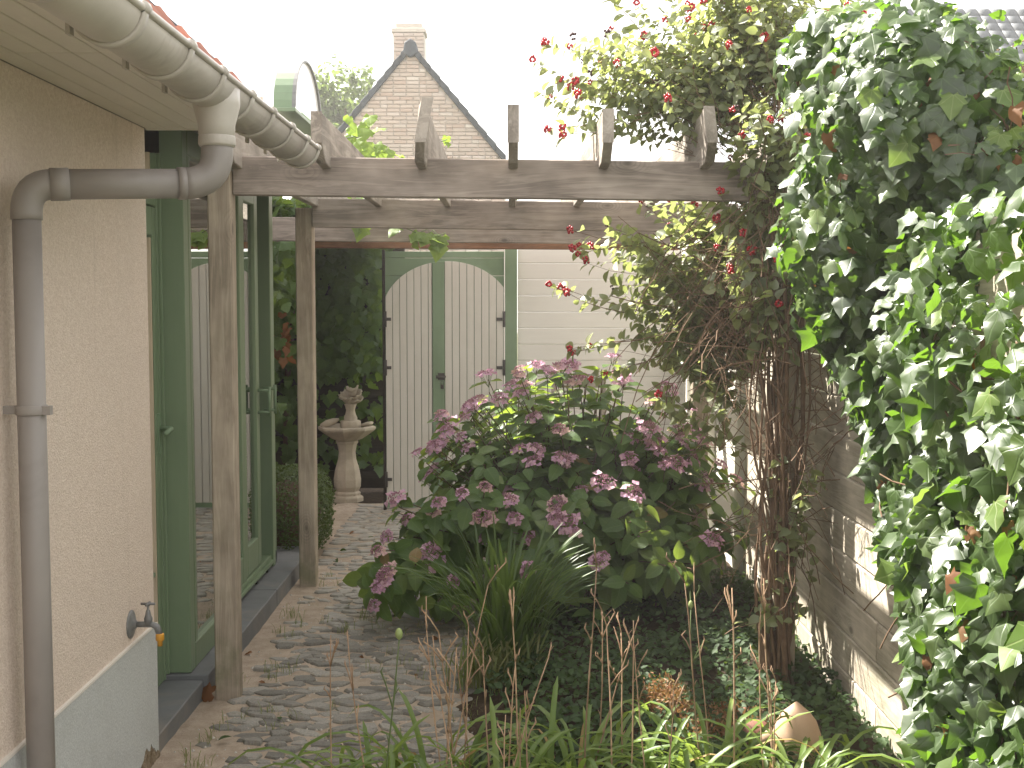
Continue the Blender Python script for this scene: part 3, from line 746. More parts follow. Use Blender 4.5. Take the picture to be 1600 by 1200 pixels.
m = MB(); m.lathe([(.008, -.072), (.0085, -.058), (.012, -.054), (.014, -.05), (.014, -.034), (.012, -.03)], (WX+.095, ty, tz), 12); m.build('hose_connector', 'orange_plastic', tap)

# =================================================================== PERGOLA
perg = thing('pergola', (0, 5.8, 0), 'weathered grey timber pergola of posts, cross beams and rafters spanning the path', 'pergola')
def post(x0, x1, y0, y1, h, lean=0., label=None):
    m = MB(); m.box(x0, x1, y0, y1, -.03, h)
    for i, v in enumerate(m.v):
        if v[2] > 1: m.v[i] = (v[0]+lean, v[1], v[2])
    m.build('post', 'post_wood', perg, bevel=.006, label=label)
post(-1.192, -1.098, 4.82, 4.905, 2.12)
post(-1.188, -1.094, 6.765, 6.86, 2.12)
post(1.06, 1.15, 4.82, 4.905, 2.12)
post(1.02, 1.11, 6.765, 6.86, 2.12)
def beam(x0, x1, y0, y1, z0, z1, mat='beam_wood', drop=.028, label=None):
    m = MB(); n = 8; 
    rings = []
    for i in range(n+1):
        x = x0+(x1-x0)*i/n; d = -drop*i/n
        rings.append([(x, y0, z0+d), (x, y1, z0+d), (x, y1, z1+d), (x, y0, z1+d)])
    vs = [p for r_ in rings for p in r_]; fs = [(3, 2, 1, 0), tuple(4*n+k for k in range(4))]
    for i in range(n):
        for k in range(4): fs.append((4*i+k, 4*i+(k+1) % 4, 4*i+4+(k+1) % 4, 4*i+4+k))
    m.add(vs, fs); return m.build('beam', mat, perg, bevel=.004, label=label)
beam(-1.096, 1.26, 4.845, 4.89, 2.022, 2.175)
beam(-1.092, 1.26, 6.75, 6.795, 2.012, 2.170)
beam(-2.0, 1.26, 8.10, 8.145, 2.008, 2.165)
beam(-2.0, 1.24, 8.95, 9.02, 2.0, 2.075, 'brown_wood', .02, 'reddish brown beam above the gate')
def rafter(x, top, y0=4.61, warp=0., skew=0., length=4.35, th=.037):
    # profile in YZ, bevelled at the lower front
    n = 10; m = MB(); vs = []
    zt = top; zb = 2.125; 
    prof = [(y0, zt), (y0, zb+.075), (y0+.10, zb+.005), (y0+.22, zb)]
    ys = [y0+.22+(length-.22)*i/n for i in range(1, n+1)]
    topl = [(y0, zt), (y0+.04, zt+.001), (y0+.22, zt)] + [(yy, zt-.002*i) for i, yy in enumerate(ys)]
    botl = [(y0, zb+.075), (y0+.10, zb+.008), (y0+.22, zb)] + [(yy, zb) for yy in ys]
    def off(yy, zz):
        t = max(0, 1-(yy-y0)/.36); return warp*t*t*(zz-zb-.03)*4 + skew*(yy-y0)
    k = len(topl)
    for sx in (-th/2, th/2):
        for (yy, zz) in topl: vs.append((x+sx+off(yy, zz), yy, zz))
        for (yy, zz) in botl: vs.append((x+sx+off(yy, zz), yy, zz))
    fs = []
    for i in range(k-1):
        fs += [(i, i+1, k+i+1, k+i)[::-1], (2*k+i, 2*k+i+1, 3*k+i+1, 3*k+i), (i, i+1, 2*k+i+1, 2*k+i), (k+i+1, k+i, 3*k+i, 3*k+i+1)]
    fs += [(0, k, 3*k, 2*k), (k-1, 3*k-1, 4*k-1, 2*k-1)]
    m.add(vs, fs); bm = m.build('rafter', 'rafter_wood', perg, bevel=.003)
rafter(-1.075, 2.29, 4.62)
rafter(-.725, 2.31, 4.61)
rafter(-.345, 2.36, 4.60, warp=.045, skew=.0)
rafter(.012, 2.335, 4.61)
rafter(.368, 2.32, 4.61)
rafter(.765, 2.33, 4.61, warp=-.03)
rafter(1.13, 2.32, 4.63)
# bolts on the right post stay inside the climber; timber screws in the brown beam
for x in (-.35, .3): box_part('screw', 'hinge_iron', perg, x-.005, x+.005, 8.945, 8.949, 2.03, 2.04, 0)

# =================================================================== GATE
gy_ = 9.30
gate = thing('arched_gate', (-.45, gy_, 0), 'double garden gate of cream vertical boards arched inside a green boarded surround', 'gate')
x0g, x1g = -.952, -.046
edges = [0.02, .145, .30, .452, .60, .75, .90, 1.05, 1.20, 1.36, 1.515, 1.66, 1.80, 1.99]
zz = [.03, .055]
# green surround boards lie behind the leaves
sb = [.03]; 
for a in (.065, .19, .34, .49, .64, .79, .94, 1.09, 1.24, 1.39, 1.53, 1.665, 1.80, 1.935, 1.985): sb.append(a)
for a, b in zip(sb[:-1], sb[1:]): box_part('surround_board', 'gate_green_h', gate, x0g, x1g, gy_, gy_+.02, a+.002, b-.001, .002)
def arch_z(x):
    cx = -.478; hw = .50; t = max(-1, min(1, (x-cx)/hw)); 
    base = 1.50; return base + .41*math.sqrt(max(0, 1-t*t))**1.0
left = [(-.950+.0545*i, -.950+.0545*(i+1)) for i in range(6)]; left.append((left[-1][1], -.595))
rr = [-.498]; 
while len(rr) < 9: rr.append(-.498+(.450/8)*len(rr))
right = list(zip(rr[:-1], rr[1:]))
for (a, b) in left+right:
    a += .0022; b -= .0022; n = 5
    pl = [(a, .06), (b, .06)] + [(b+(a-b)*i/n, arch_z(b+(a-b)*i/n)) for i in range(n+1)]
    yo = random.uniform(-.0015, .0015)
    MB().prism(pl, 'y', gy_-.022+yo, gy_-.002).build('gate_board', 'gate_white', gate, bevel=.0015)
pl = [(-.590, .03), (-.500, .03)] + [(-.500-.09*i/4, arch_z(-.500-.09*i/4)) for i in range(5)]
MB().prism(pl, 'y', gy_-.030, gy_-.002).build('meeting_stile', 'gate_green', gate, bevel=.003)
box_part('bottom_rail', 'gate_green_h', gate, x0g, x1g, gy_-.026, gy_-.002, .022, .058, .002)
MB().box(-.038, .054, gy_-.03, gy_+.05, -.02, 2.03).build('gate_post', 'gate_green', gate, bevel=.004)
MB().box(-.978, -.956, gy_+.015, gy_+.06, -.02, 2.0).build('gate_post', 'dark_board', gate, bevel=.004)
for z in (.24, 1.10, 1.47):
    for x, w in ((-.95, .055), (-.046, -.045)):
        if x > -.5 and z < .5: continue
        h = MB(); h.box(min(x-.012, x-.012+w), max(x-.012, x-.012+w), gy_-.028, gy_-.0235, z-.012, z+.012); h.box(x-.010, x+.010, gy_-.033, gy_-.0232, z-.06, z+.06)
        h.tube([(x, gy_-.034, z-.055), (x, gy_-.034, z+.055)], .006, 8); h.build('hinge', 'hinge_iron', gate)
lt = MB(); lt.box(-.565, -.495, gy_-.042, gy_-.031, 1.02, 1.042); lt.box(-.55, -.50, gy_-.038, gy_-.0305, 1.005, 1.06); lt.tube([(-.565, gy_-.045, 1.031), (-.49, gy_-.045, 1.031)], .007, 8)
lt.box(-.53, -.505, gy_-.05, gy_-.04, .94, .97); lt.tube([(-.527, gy_-.045, .97), (-.527, gy_-.045, .995), (-.508, gy_-.045, .995), (-.508, gy_-.045, .97)], .003, 6)
lt.build('gate_latch', 'hinge_iron', gate)

# white boarded wall behind the gate post
ww = thing('white_board_wall', (.7, 9.34, 0), 'cream white horizontal board wall right of the gate, behind the hydrangea', 'wall')
for k in range(17):
    z = 2.02-.124*(k+1); MB().prism([(9.33, z+.001), (9.322, z+.006), (9.322, z+.119), (9.33, z+.1235), (9.35, z+.1235), (9.35, z+.001)], 'x', .058, 1.40).build('board', 'wall_white', ww)
# right hand fence
fn = thing('timber_fence', (1.31, 4.6, 0), 'sunlit pale timber fence of horizontal boards behind climber and ivy on the right', 'fence')
z = -.12; k = 0
while z < 1.7:
    cuts = [2.0, 2.55, 4.2, 5.85, 6.64] if k % 2 else [2.0, 3.4, 5.2, 6.64]
    for a, b in zip(cuts[:-1], cuts[1:]):
        dx = random.uniform(-.002, .002)
        MB().prism([(1.292+dx, z+.003), (1.288+dx, z+.008), (1.288+dx, z+.142), (1.292+dx, z+.147), (1.31, z+.147), (1.31, z+.003)], 'y', a+.0015, b-.0015).build('board', 'fence_wood', fn) if a < 7 else None
    z += .15; k += 1
for v in ():
    pass
for yy in (4.9, 6.6): MB().box(1.312, 1.40, yy-.04, yy+.05, -.1, 1.9).build('fence_post', 'fence_wood', fn, bevel=.004)
fw2 = thing('white_fence', (1.31, 8, 0), 'white painted fence of horizontal boards at the far right corner beyond the pergola post', 'fence')
for k in range(17):
    z = 2.02-.124*(k+1); MB().prism([(1.31, z+.001), (1.304, z+.006), (1.304, z+.119), (1.31, z+.1235), (1.33, z+.1235), (1.33, z+.001)], 'y', 6.645, 9.32).build('board', 'fence_white', fw2)
for yy in (6.70, 7.7, 8.6): MB().box(1.25, 1.303, yy-.03, yy+.03, -.1, 2.0).build('fence_post', 'fence_white', fw2, bevel=.004)

# dark boundary at the back left
dwl = thing('dark_board_wall', (-2.2, 10.4, 0), 'dark brown boarded wall in deep shade behind the fountain', 'wall')
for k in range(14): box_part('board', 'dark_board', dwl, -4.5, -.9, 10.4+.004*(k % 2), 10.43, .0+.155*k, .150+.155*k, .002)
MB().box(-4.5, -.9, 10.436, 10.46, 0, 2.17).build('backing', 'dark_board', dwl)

# fountain
fo = thing('stone_fountain', (-1.31, 9.72, 0), 'cast stone pedestal fountain with a lobed basin and shell tiers in the shaded corner', 'fountain')
fc = (-1.31, 9.72, 0)
oct_ = lambda a, z: 1/ math.cos(((a+math.pi/8) % (math.pi/4))-math.pi/8)*.965
oc = lambda a, z: (1/math.cos(((a) % (math.pi/4))-math.pi/8))*.95
MB().lathe([(.125, 0), (.125, .035), (.115, .045), (.10, .05), (.105, .07), (.09, .085)], fc, 32, oc, False).build('base', 'cast_stone', fo, bevel=.003)
MB().lathe([(.088, .083), (.105, .12), (.108, .18), (.095, .26), (.072, .34), (.066, .40), (.078, .46), (.088, .475), (.088, .49)], fc, 32, oc, False).build('pedestal', 'cast_stone', fo, bevel=.002)
MB().lathe([(.075, .488), (.12, .505), (.185, .55), (.215, .572), (.226, .585), (.226, .602), (.205, .612), (.19, .598), (.15, .56), (.06, .55)], fc, 48, oc, False).build('basin', 'cast_stone', fo, bevel=.002)
MB().lathe([(.078, .55), (.078, .648), (.070, .653), (.05, .655), (.052, .675), (.040, .705), (.034, .735), (.042, .77), (.05, .785)], (fc[0]+.03, fc[1], 0), 24, lambda a, z: 1+.05*math.cos(8*a)).build('neck', 'cast_stone', fo)
def shell(name, c, r, h, tilt, yaw, ruff):
    m = MB(); m.lathe([(r*.25, -h), (r*.6, -h*.75), (r*.9, -h*.3), (r*1.05, .0), (r*1.0, .006), (r*.8, -h*.3), (r*.45, -h*.7), (.004, -h*.8)], (0, 0, 0), 48, lambda a, z: 1+(.10*math.cos(ruff*a)+.12*math.cos(a))*min(1, max(0, 1+z/h)))
    Q = Matrix.Translation(c) @ Matrix.Rotation(yaw, 4, 'Z') @ Matrix.Rotation(tilt, 4, 'X')
    m.v = [tuple(Q @ (Vector(v)+Vector((0, 0, .008*math.sin(ruff*math.atan2(v[1], v[0]))*(1 if v[2] > -h*.4 else 0))))) for v in m.v]
    return m.build(name, 'cast_stone', fo)
shell('lower_shell', (fc[0]+.035, fc[1], .835), .082, .055, R(14), .4, 9)
shell('shell_bowl', (fc[0]+.02, fc[1]-.015, .868), .088, .06, R(24), -.3, 11)
m = MB(); bc = (fc[0]+.045, fc[1]+.01)
m.tube([(bc[0], bc[1], .85), (bc[0]+.005, bc[1], .885), (bc[0], bc[1]-.005, .905)], [.032, .028, .022], 10)
m.build('figure', 'cast_stone', fo)
m = MB(); m.tube([(bc[0]-.042, bc[1], .925), (bc[0]-.036, bc[1]-.012, .905), (bc[0], bc[1]-.02, .892), (bc[0]+.034, bc[1]-.012, .905), (bc[0]+.044, bc[1], .935)], [.010, .018, .020, .013, .007], 10)
m.build('crescent', 'cast_stone', fo)
MB().tube([(fc[0]-.20, fc[1]-.05, .612), (fc[0]-.15, fc[1]-.06, .632), (fc[0]-.10, fc[1]-.02, .648), (fc[0]-.07, fc[1]+.02, .66)], [.018, .03, .026, .012], 9).build('rim_ornament', 'cast_stone', fo)
MB().tube([(fc[0]+.12, fc[1]-.02, .615), (fc[0]+.17, fc[1]-.03, .625), (fc[0]+.20, fc[1]+.03, .63)], [.012, .02, .012], 9).build('rim_ornament', 'cast_stone', fo)

# terracotta ornament
pt = thing('terracotta_jar', (.945, 3.93, 0), 'teardrop shaped terracotta jar with a round knob standing at the foot of the climber', 'garden ornament')
pc = (.945, 3.93, .0)
MB().lathe([(.045, -.01), (.065, .02), (.079, .08), (.083, .13), (.078, .18), (.064, .222), (.043, .25), (.022, .268), (.009, .28), (.002, .285)], pc, 28, lambda a, z: 1+.03*math.cos(a)).build('jar_body', 'terracotta', pt)
MB().lathe([(.005, -.03), (.022, -.02), (.032, 0), (.03, .015), (.018, .028), (.003, .032)], (pc[0]-.10, pc[1]-.03, .17), 18).build('knob', 'terracotta', pt)
sh = thing('clay_shard', (.86, 4.05, .0), 'dark red clay shard leaning behind the terracotta jar', 'shard')
MB().lathe([(.04, .0), (.055, .05), (.055, .12), (.042, .16), (.02, .18), (.003, .184)], (.845, 4.04, .0), 20, lambda a, z: 1+.15*math.cos(2*a+z*9)).build('shard_body', 'terracotta_dark', sh)
# red leaf at post foot
sd = tag(link('fallen_leaf', ivy_shape('dead_leaf', .3).me, None, orient((-1.20, 4.80, .03), (-.1, -.8, .5), (-1, 0, .2), .075)), 'crumpled red leaf lying at the foot of the nearest pergola post', 'leaf')

# grey chair glimpsed behind the hydrangea
ch = thing('garden_chair', (.42, 8.7, 0), 'grey wooden garden chair mostly hidden behind the hydrangea', 'chair')
for x in (.30, .66):
    box_part('leg', 'rafter_wood', ch, x, x+.035, 8.80, 8.835, 0, 1.04); box_part('leg', 'rafter_wood', ch, x, x+.035, 8.42, 8.455, 0, .43)
box_part('seat', 'rafter_wood', ch, .29, .705, 8.41, 8.80, .432, .455)
box_part('top_rail', 'rafter_wood', ch, .337, .658, 8.80, 8.83, .98, 1.035); box_part('back_rail', 'rafter_wood', ch, .337, .658, 8.80, 8.83, .72, .77)

# =================================================================== GABLE HOUSE
GY = 21.0
gh = thing('brick_gable_house', (-1.6, 24, 0), 'pale brick gable house with a dark tiled verge and chimney above the pergola', 'house')
ap = (-1.69, 5.91); sl_ = 1.18; xl, xr = -2.93, -.10
def roofz(x): return ap[1]-sl_*abs(x-ap[0])
poly = [(xl, 0), (xr, 0), (xr, roofz(xr)), ap, (xl, roofz(xl))]
MB().prism(poly, 'y', GY, GY+8).build('wall', 'mortar', gh)
bme = MB().box(-.104, .104, -.02, .02, -.027, .027).mesh('brick', 'brick', False, .004)[0]
cnt = 0; brest = []
zc = 2.4; row = 0; BR = Leaf([(x, y_, z_) for x in (-.104, .104) for y_ in (-.02, .02) for z_ in (-.027, .027)], [(0, 1, 3, 2), (4, 6, 7, 5), (0, 4, 5, 1), (2, 3, 7, 6), (0, 2, 6, 4), (1, 5, 7, 3)], 'brick')
while zc < ap[1]:
    x = xl + (.11 if row % 2 else 0) - .05
    while x < xr+.1:
        half = random.random() < .25
        w = .5 if half else 1.; cxb = x+.104*w
        if roofz(cxb) > zc+.03 and cxb-.104*w > xl-.01 and cxb+.104*w < xr+.02:
            W = Matrix.Translation((cxb, GY-.004+random.uniform(-.004, .004), zc)) @ Matrix.Diagonal((w*.99, 1, 1, 1))
            if zc > 4.12 and cnt < 285: link('brick', bme, gh, W); cnt += 1
            else: brest.append((BR, W))
        x += .218*w + .004
    zc += .0665; row += 1
join_leaves('brickwork', brest, gh)
# verge tiles
for sgn in (-1, 1):
    L = (ap[0]-xl) if sgn < 0 else (xr-ap[0]); n = 10 if sgn > 0 else 9
    for k in range(n):
        a = k/n*L; b = (k+1)/n*L+.03
        za = ap[1]-sl_*a; zb = ap[1]-sl_*b
        o_ = .075 if True else 0
        pl = [(ap[0]+sgn*a, za-.05), (ap[0]+sgn*b, zb-.06), (ap[0]+sgn*b, zb+.10), (ap[0]+sgn*a, za+.07)]
        MB().prism(pl if sgn > 0 else pl[::-1], 'y', GY-.08, GY+.4).build('verge_tile', 'roof_dark', gh, bevel=.008)
MB().prism([(ap[0]-.12, 5.81), (ap[0], 5.73), (ap[0]+.12, 5.81), (ap[0]+.10, 5.98), (ap[0], 6.05), (ap[0]-.10, 5.98)], 'y', GY-.11, GY+.3).build('ridge_tile', 'roof_dark', gh, bevel=.015)
for sgn, xe in ((-1, xl), (1, xr)):
    MB().prism([(ap[0], ap[1]+.06), (xe, roofz(xe)+.06), (xe, roofz(xe)-.04), (ap[0], ap[1]-.04)][::sgn], 'y', GY+.4, GY+8).build('roof', 'roof_dark', gh)
chm = MB().box(-2.08, -1.53, 22.0, 22.5, 5.1, 6.38).build('chimney', 'mortar', gh)
box_part('chimney_cap', 'mortar', chm, -2.04, -1.57, 22.03, 22.47, 6.46, 6.56, .01); box_part('chimney_band', 'mortar', chm, -2.11, -1.50, 21.97, 22.53, 6.385, 6.46, .008)
zc = 6.345; row = 0
while zc > 5.4:
    for i in range(3):
        cxb = -2.08+.1+.178*i+(.03 if row % 2 else 0)
        link('brick', bme, chm, Matrix.Translation((cxb, 21.996, zc)) @ Matrix.Diagonal((.82 if i < 2 or row % 2 == 0 else .6, 1, 1, 1)))
    zc -= .0665; row += 1
# far right house
rh = thing('slate_roof_house', (8.5, 15, 0), 'distant house with a grey tiled roof glimpsed at the right edge behind the ivy', 'house')
MB().box(5.9, 12, 14.5, 20, 0, 2.8).build('wall', 'mortar', rh)
MB().prism([(13.9, 2.7), (17.2, 5.6), (20.5, 2.7)], 'x', 5.4, 12.3).build('roof', 'far_roof', rh)
tl = Leaf([(-.09, 0, 0), (.09, 0, 0), (.09, .22, 0.02), (-.09, .22, .02), (-.09, 0, .03), (.09, 0, .03), (.09, .22, .035), (-.09, .22, .035)], [(4, 5, 6, 7), (0, 1, 5, 4), (1, 2, 6, 5), (0, 4, 7, 3)], 'far_roof')
lst = []
an = math.atan2(2.9, 3.3)
for j in range(22):
    for i in range(38):
        lst.append((tl, Matrix.Translation((5.4+.18*i+.09, 13.9+.2*j*math.cos(an), 2.70+.2*j*math.sin(an)+.02)) @ Matrix.Rotation(an, 4, 'X') @ Matrix.Diagonal((.93, 1, 1, 1))))
join_leaves('roof_tiles', lst, rh)

# =================================================================== TREES FAR
LO = ovate('tree_leaf', .38, .1, .1, 3)
def tree(cx, cy, h, r, label, n=2600, ls=.16, zc=None):
    t = thing('garden_tree', (cx, cy, 0), label, 'tree')
    m = MB(); m.tube([(cx, cy, 0), (cx+.1, cy, h*.4), (cx-.1, cy, h*.75)], [.18, .13, .05], 8)
    for k in range(9):
        a = rnd()*6.28; e = Vector((cx+math.cos(a)*r*.7, cy+math.sin(a)*r*.7, h*(.6+.35*rnd()))); m.tube([(cx, cy, h*.45), ((cx+e.x)/2, (cy+e.y)/2, h*.6), e], [.07, .04, .015], 5)
    m.build('trunk', 'bark', t)
    cl = [(Vector((random.gauss(0, .5), random.gauss(0, .5), random.uniform(-.9, .9)))*r, random.uniform(.28, .5)*r) for _ in range(22)]
    lst = []
    for i in range(n):
        c, rr_ = random.choice(cl); d = rv().normalized(); p = Vector((cx, cy, zc or h*.72)) + c + d*rr_*random.uniform(.5, 1.05)
        lst.append((LO, orient(p, d+rv(.5)+Vector((0, 0, .5)), rv(), ls*random.uniform(.7, 1.3))))
    join_leaves('crown', lst, t)
tree(-4.15, 30, 7.2, 1.0, 'small leafy tree showing left of the brick gable', 3000, .15, 6.1)
# far hedge masses closing the horizon behind the walls (seen only from other positions)
tree(-8, 26, 5, 2.2, 'broad leafy tree standing behind the garden house roof', 1500, .25)

# =================================================================== CLIMBERS AND PLANTS
def bez(a, b, c, n):
    return [a*(1-t)**2+b*2*t*(1-t)+c*t*t for t in [i/n for i in range(n+1)]]
# --- honeysuckle on the right front post
hs = thing('honeysuckle', (1.12, 4.75, 0), 'honeysuckle with red berries climbing the right pergola post, brown bare stems below', 'climbing shrub')
HL = [ovate('honey_leaf', .36, c, f, 5) for c, f in ((.12, .25), (.3, .15), (.0, .35))]
BER = MB()
def ball(mb, c, r, seg=6, rings=4):
    vs = [(c[0], c[1], c[2]-r)]
    for i in range(1, rings):
        a = -math.pi/2+math.pi*i/rings
        for k in range(seg): vs.append((c[0]+r*math.cos(a)*math.cos(6.283*k/seg), c[1]+r*math.cos(a)*math.sin(6.283*k/seg), c[2]+r*math.sin(a)))
    vs.append((c[0], c[1], c[2]+r)); fs = [(0, 1+(k+1) % seg, 1+k) for k in range(seg)]
    for i in range(rings-2): fs += [(1+i*seg+k, 1+i*seg+(k+1) % seg, 1+(i+1)*seg+(k+1) % seg, 1+(i+1)*seg+k) for k in range(seg)]
    t_ = len(vs)-1; b_ = 1+(rings-2)*seg; fs += [(b_+k, b_+(k+1) % seg, t_) for k in range(seg)]
    mb.smooth = True; mb.add(vs, fs)
for i in range(11):
    d = rv().normalized(); ball(BER, d*.0105, .0052)
bme_r = BER.mesh('berry_cluster', 'berry', False)[0]
BD = MB()
for i in range(7): ball(BD, rv().normalized()*.008, .004, 5, 3)
bme_d = BD.mesh('berry_cluster', 'berry_dark', False)[0]
PX, PY = 1.105, 4.80
stems = MB(); hl = []; berries = []
# main trunk bundle: many long stems climbing the post
for i in range(20):
    a = rnd()*6.28; r0 = random.uniform(.01, .055); top = random.uniform(1.3, 2.2)
    pts = []; n = 12; ph = rnd()*6.28; sp = random.uniform(-4, 4)
    for k in range(n+1):
        t = k/n; z = t*top; r_ = r0+.06*t+.028*math.sin(t*9+ph); aa = a+sp*t
        pts.append(Vector((PX-.03+math.cos(aa)*r_*1.1 - .01, PY-.04+math.sin(aa)*r_*.8, z)))
    m = MB(); m.tube(pts, [(.0045+.0075*(i % 5 == 0)+.0035*rnd())*(1-.45*k/n) for k in range(n+1)], 6); m.build('stem', 'honey_stem', hs)
# fine hanging tangle
tw = MB()
for i in range(240):
    z = random.uniform(.65, 2.05); wdt = .045+.085*max(0, min(1, (z-.6)/1.0))
    p = Vector((PX-.02+random.gauss(0, wdt), PY-.05+random.gauss(0, wdt*.8), z)); d = Vector((random.gauss(0, .35), random.gauss(0, .25), random.uniform(-1, .6))).normalized()
    pts = [p]; L = random.uniform(.15, .5)
    for k in range(5): d = (d+rv(.22)).normalized(); pts.append(pts[-1]+d*L/5)
    tw.tube(pts, random.uniform(.0012, .0028), 3, False)
for i in range(80):      # web of bare twigs to the left
    p = Vector((PX-.1+random.gauss(0, .1), PY+random.uniform(-.1, .5), random.uniform(1.15, 2.1)))
    tgt = Vector((random.uniform(.45, 1.1), random.uniform(5.0, 5.7), random.uniform(.95, 2.0)))
    mid = (p+tgt)/2+Vector((0, 0, random.uniform(-.15, .2)))+rv(.05)
    pts = [q_+rv(.008) for q_ in bez(p, mid, tgt, 7)]; tw.tube(pts, random.uniform(.001, .0025), 3, False)
tw.build('twigs', 'honey_stem', hs, kind='stuff')
EL = [  # centre, radii, shoots, leaf size
    ((1.02, 5.1, 2.62), (.46, .45, .48), 115, .046),
    ((.58, 5.2, 2.46), (.46, .45, .42), 84, .042),
    ((1.0, 4.62, 2.12), (.24, .14, .30), 28, .054), ((.98, 4.70, 1.72), (.26, .14, .25), 18, .056),
    ((1.0, 5.1, 2.0), (.30, .35, .30), 48, .056),
    ((.80, 5.65, 1.84), (.46, .28, .28), 64, .055),
    ((.88, 5.7, 1.55), (.40, .28, .24), 40, .056),
    ((.78, 5.5, 1.28), (.25, .3, .17), 10, .055),
    ((1.10, 4.72, .9), (.14, .12, .35), 7, .052),
    ((1.08, 4.70, .42), (.13, .1, .15), 7, .05),
]
shoots = MB()
def leafy(pts, size, start, lst, leafs, gap, outward, up=.5, mb=None, rad=.0018):
    mb.tube(pts, [rad*(1-.6*i/len(pts)) for i in range(len(pts))], 3, False)
    tot = sum((pts[i+1]-pts[i]).length for i in range(len(pts)-1)); s = tot*start; rot = rnd()*6.28
    while s < tot:
        acc = 0
        for i in range(len(pts)-1):
            L = (pts[i+1]-pts[i]).length
            if acc+L >= s: break
            acc += L
        d = (pts[i+1]-pts[i]).normalized(); p = pts[i]+d*(s-acc); side = d.cross(Vector((0, 0, 1)))
        if side.length < .1: side = d.orthogonal()
        side.normalize(); side = Quaternion(d, rot) @ side
        for sg in (-1, 1):
            if rnd() < .12: continue
            tip = side*sg + d*.5 + Vector((0, 0, -.25))+rv(.2); nrm = Vector((0, 0, up))+outward*.5+d*.3+rv(.45)
            lst.append((random.choice(leafs), orient(p+side*sg*size*.1, nrm, tip, size*random.uniform(.65, 1.2))))
        rot += 1.57+random.gauss(0, .3); s += gap*random.uniform(.7, 1.3)
for (c, r_, ns, ls) in EL:
    C = Vector(c)
    for i in range(ns):
        d = rv().normalized(); 
        if c[2] > 2 and d.z < -.2: d.z = abs(d.z)
        tgt = C+Vector((d.x*r_[0], d.y*r_[1], d.z*r_[2]))*random.uniform(.45, 1.12)
        root = Vector((PX+random.gauss(0, .1), PY+.05+random.gauss(0, .1), min(max(tgt.z-.45, .25), 2.2)))
        root = root.lerp(C, .35 if c[2] > 1 else 0)
        mid = root.lerp(tgt, .5)+Vector((0, 0, .12*random.uniform(-.3, 1)))+rv(.06)
        pts = [q_+rv(.006) for q_ in bez(root, mid, tgt, 7)]
        leafy(pts, ls, .3, hl, HL, ls*.62, d, mb=shoots)
        if c[2] > 1.2 and rnd() < (.44 if c[2] > 1.9 else .2): berries.append((pts[-1]+Vector((0, 0, .012)), rnd() < .68))
# a few long sprays reaching out left
for (a, b) in (((.75, 4.9, 1.55), (.20, 5.0, 1.70)), ((.8, 4.9, 1.5), (.25, 4.9, 1.40)), ((.7, 5, 2.4), (.22, 5.0, 2.28)), ((.7, 5.1, 2.5), (.26, 5.2, 2.5)), ((.8, 5, 2.6), (.42, 5.1, 2.72)), ((.75, 4.9, 1.9), (.24, 5.1, 1.98)), ((.9, 5, 2.8), (.72, 5, 2.95)), ((.75, 4.9, 2.0), (.27, 4.9, 1.86)), ((.8, 4.8, 1.5), (.34, 4.9, 1.27))):
    A, B = Vector(a), Vector(b)
    if A.z < 2.2: A += Vector((.15, .8, -.03)); B += Vector((.04, .8, -.03))
    mid = A.lerp(B, .5)+Vector((0, 0, -.05))+rv(.03)
    for q in range(2):
        Bq = B+rv(.04)*(q*1.5); pts = [v_+rv(.005) for v_ in bez(A, mid+rv(.05)*q, Bq, 9)]; leafy(pts, .056, .25, hl, HL, .045, Vector((-.5, -.3, .3)), mb=shoots, rad=.003)
        berries.append((pts[-1], True))
        if q: berries.append((pts[-2], True))
shoots.build('shoots', 'honey_stem', hs, kind='stuff')
foliage(hs, hl, 300)
for (p, red) in berries: link('berry_cluster', bme_r if red else bme_d, hs, Matrix.Translation(p) @ Matrix.Rotation(rnd()*6, 4, 'Z') @ Matrix.Scale(random.uniform(.9, 1.6), 4))

# --- ivy
iv = thing('ivy', (1.25, 3.5, 0), 'large-leaved dark green ivy draped over the right hand fence, sunlit from the left', 'ivy')
IV = [ivy_shape('ivy_leaf', .2, 0), ivy_shape('ivy_leaf', .45, .8, .95), ivy_shape('ivy_leaf', .1, -.7, .8), ivy_shape('ivy_leaf', .6, .4, 1.1), ivy_shape('ivy_leaf', .3, 1., .78), ivy_shape('ivy_leaf', -.2, .5, 1.)]
IVP = [ivy_shape('ivy_pale', .15, .2), ivy_shape('ivy_pale', .3, -.4, .9)]
IVD = [ivy_shape('dead_leaf', .5, .8, .8), ivy_shape('dead_leaf', .7, -.6, .7)]
il = []
def yb(z):      # far edge of the ivy on the fence as a function of height
    pts = [(-.1, 3.3), (.3, 3.38), (.5, 3.42), (.75, 3.6), (.95, 3.78), (1.15, 4.0), (1.4, 4.30), (1.7, 4.45), (2.2, 4.5)]
    for (a, b), (c, d) in zip(pts[:-1], pts[1:]):
        if z <= c: return b+(d-b)*(z-a)/(c-a)
    return 4.5
for i in range(3500):
    z = random.uniform(.05, 1.85); ye = yb(z)+random.gauss(0, .035)*2; y = random.uniform(2.2, ye)
    if rnd() < .35: y = random.uniform(ye-.5, ye)
    edge = min(1, (ye-y)/.35+.15); dep = random.random()**.6
    bul = .5+.7*mnoise.noise((y*2.2, z*2.2, 1.))
    x = 1.285 - .02 - (.06+.20*edge*bul+.06*max(0, z-1.0))*dep
    big = .084 if (y < 3.9 and z < 1.5) else .066
    nrm = Vector((-1, -.35, .55))+rv(.6); tip = Vector((-.15, -.1, -1))+rv(.35)
    u = rnd(); lv = IVD if u < .018 else (IVP if u < .06 else IV)
    il.append((random.choice(lv), orient((x, y, z), nrm, tip, big*(random.uniform(.45, 1.3) if lv is not IVD else random.uniform(.35, .7)))))
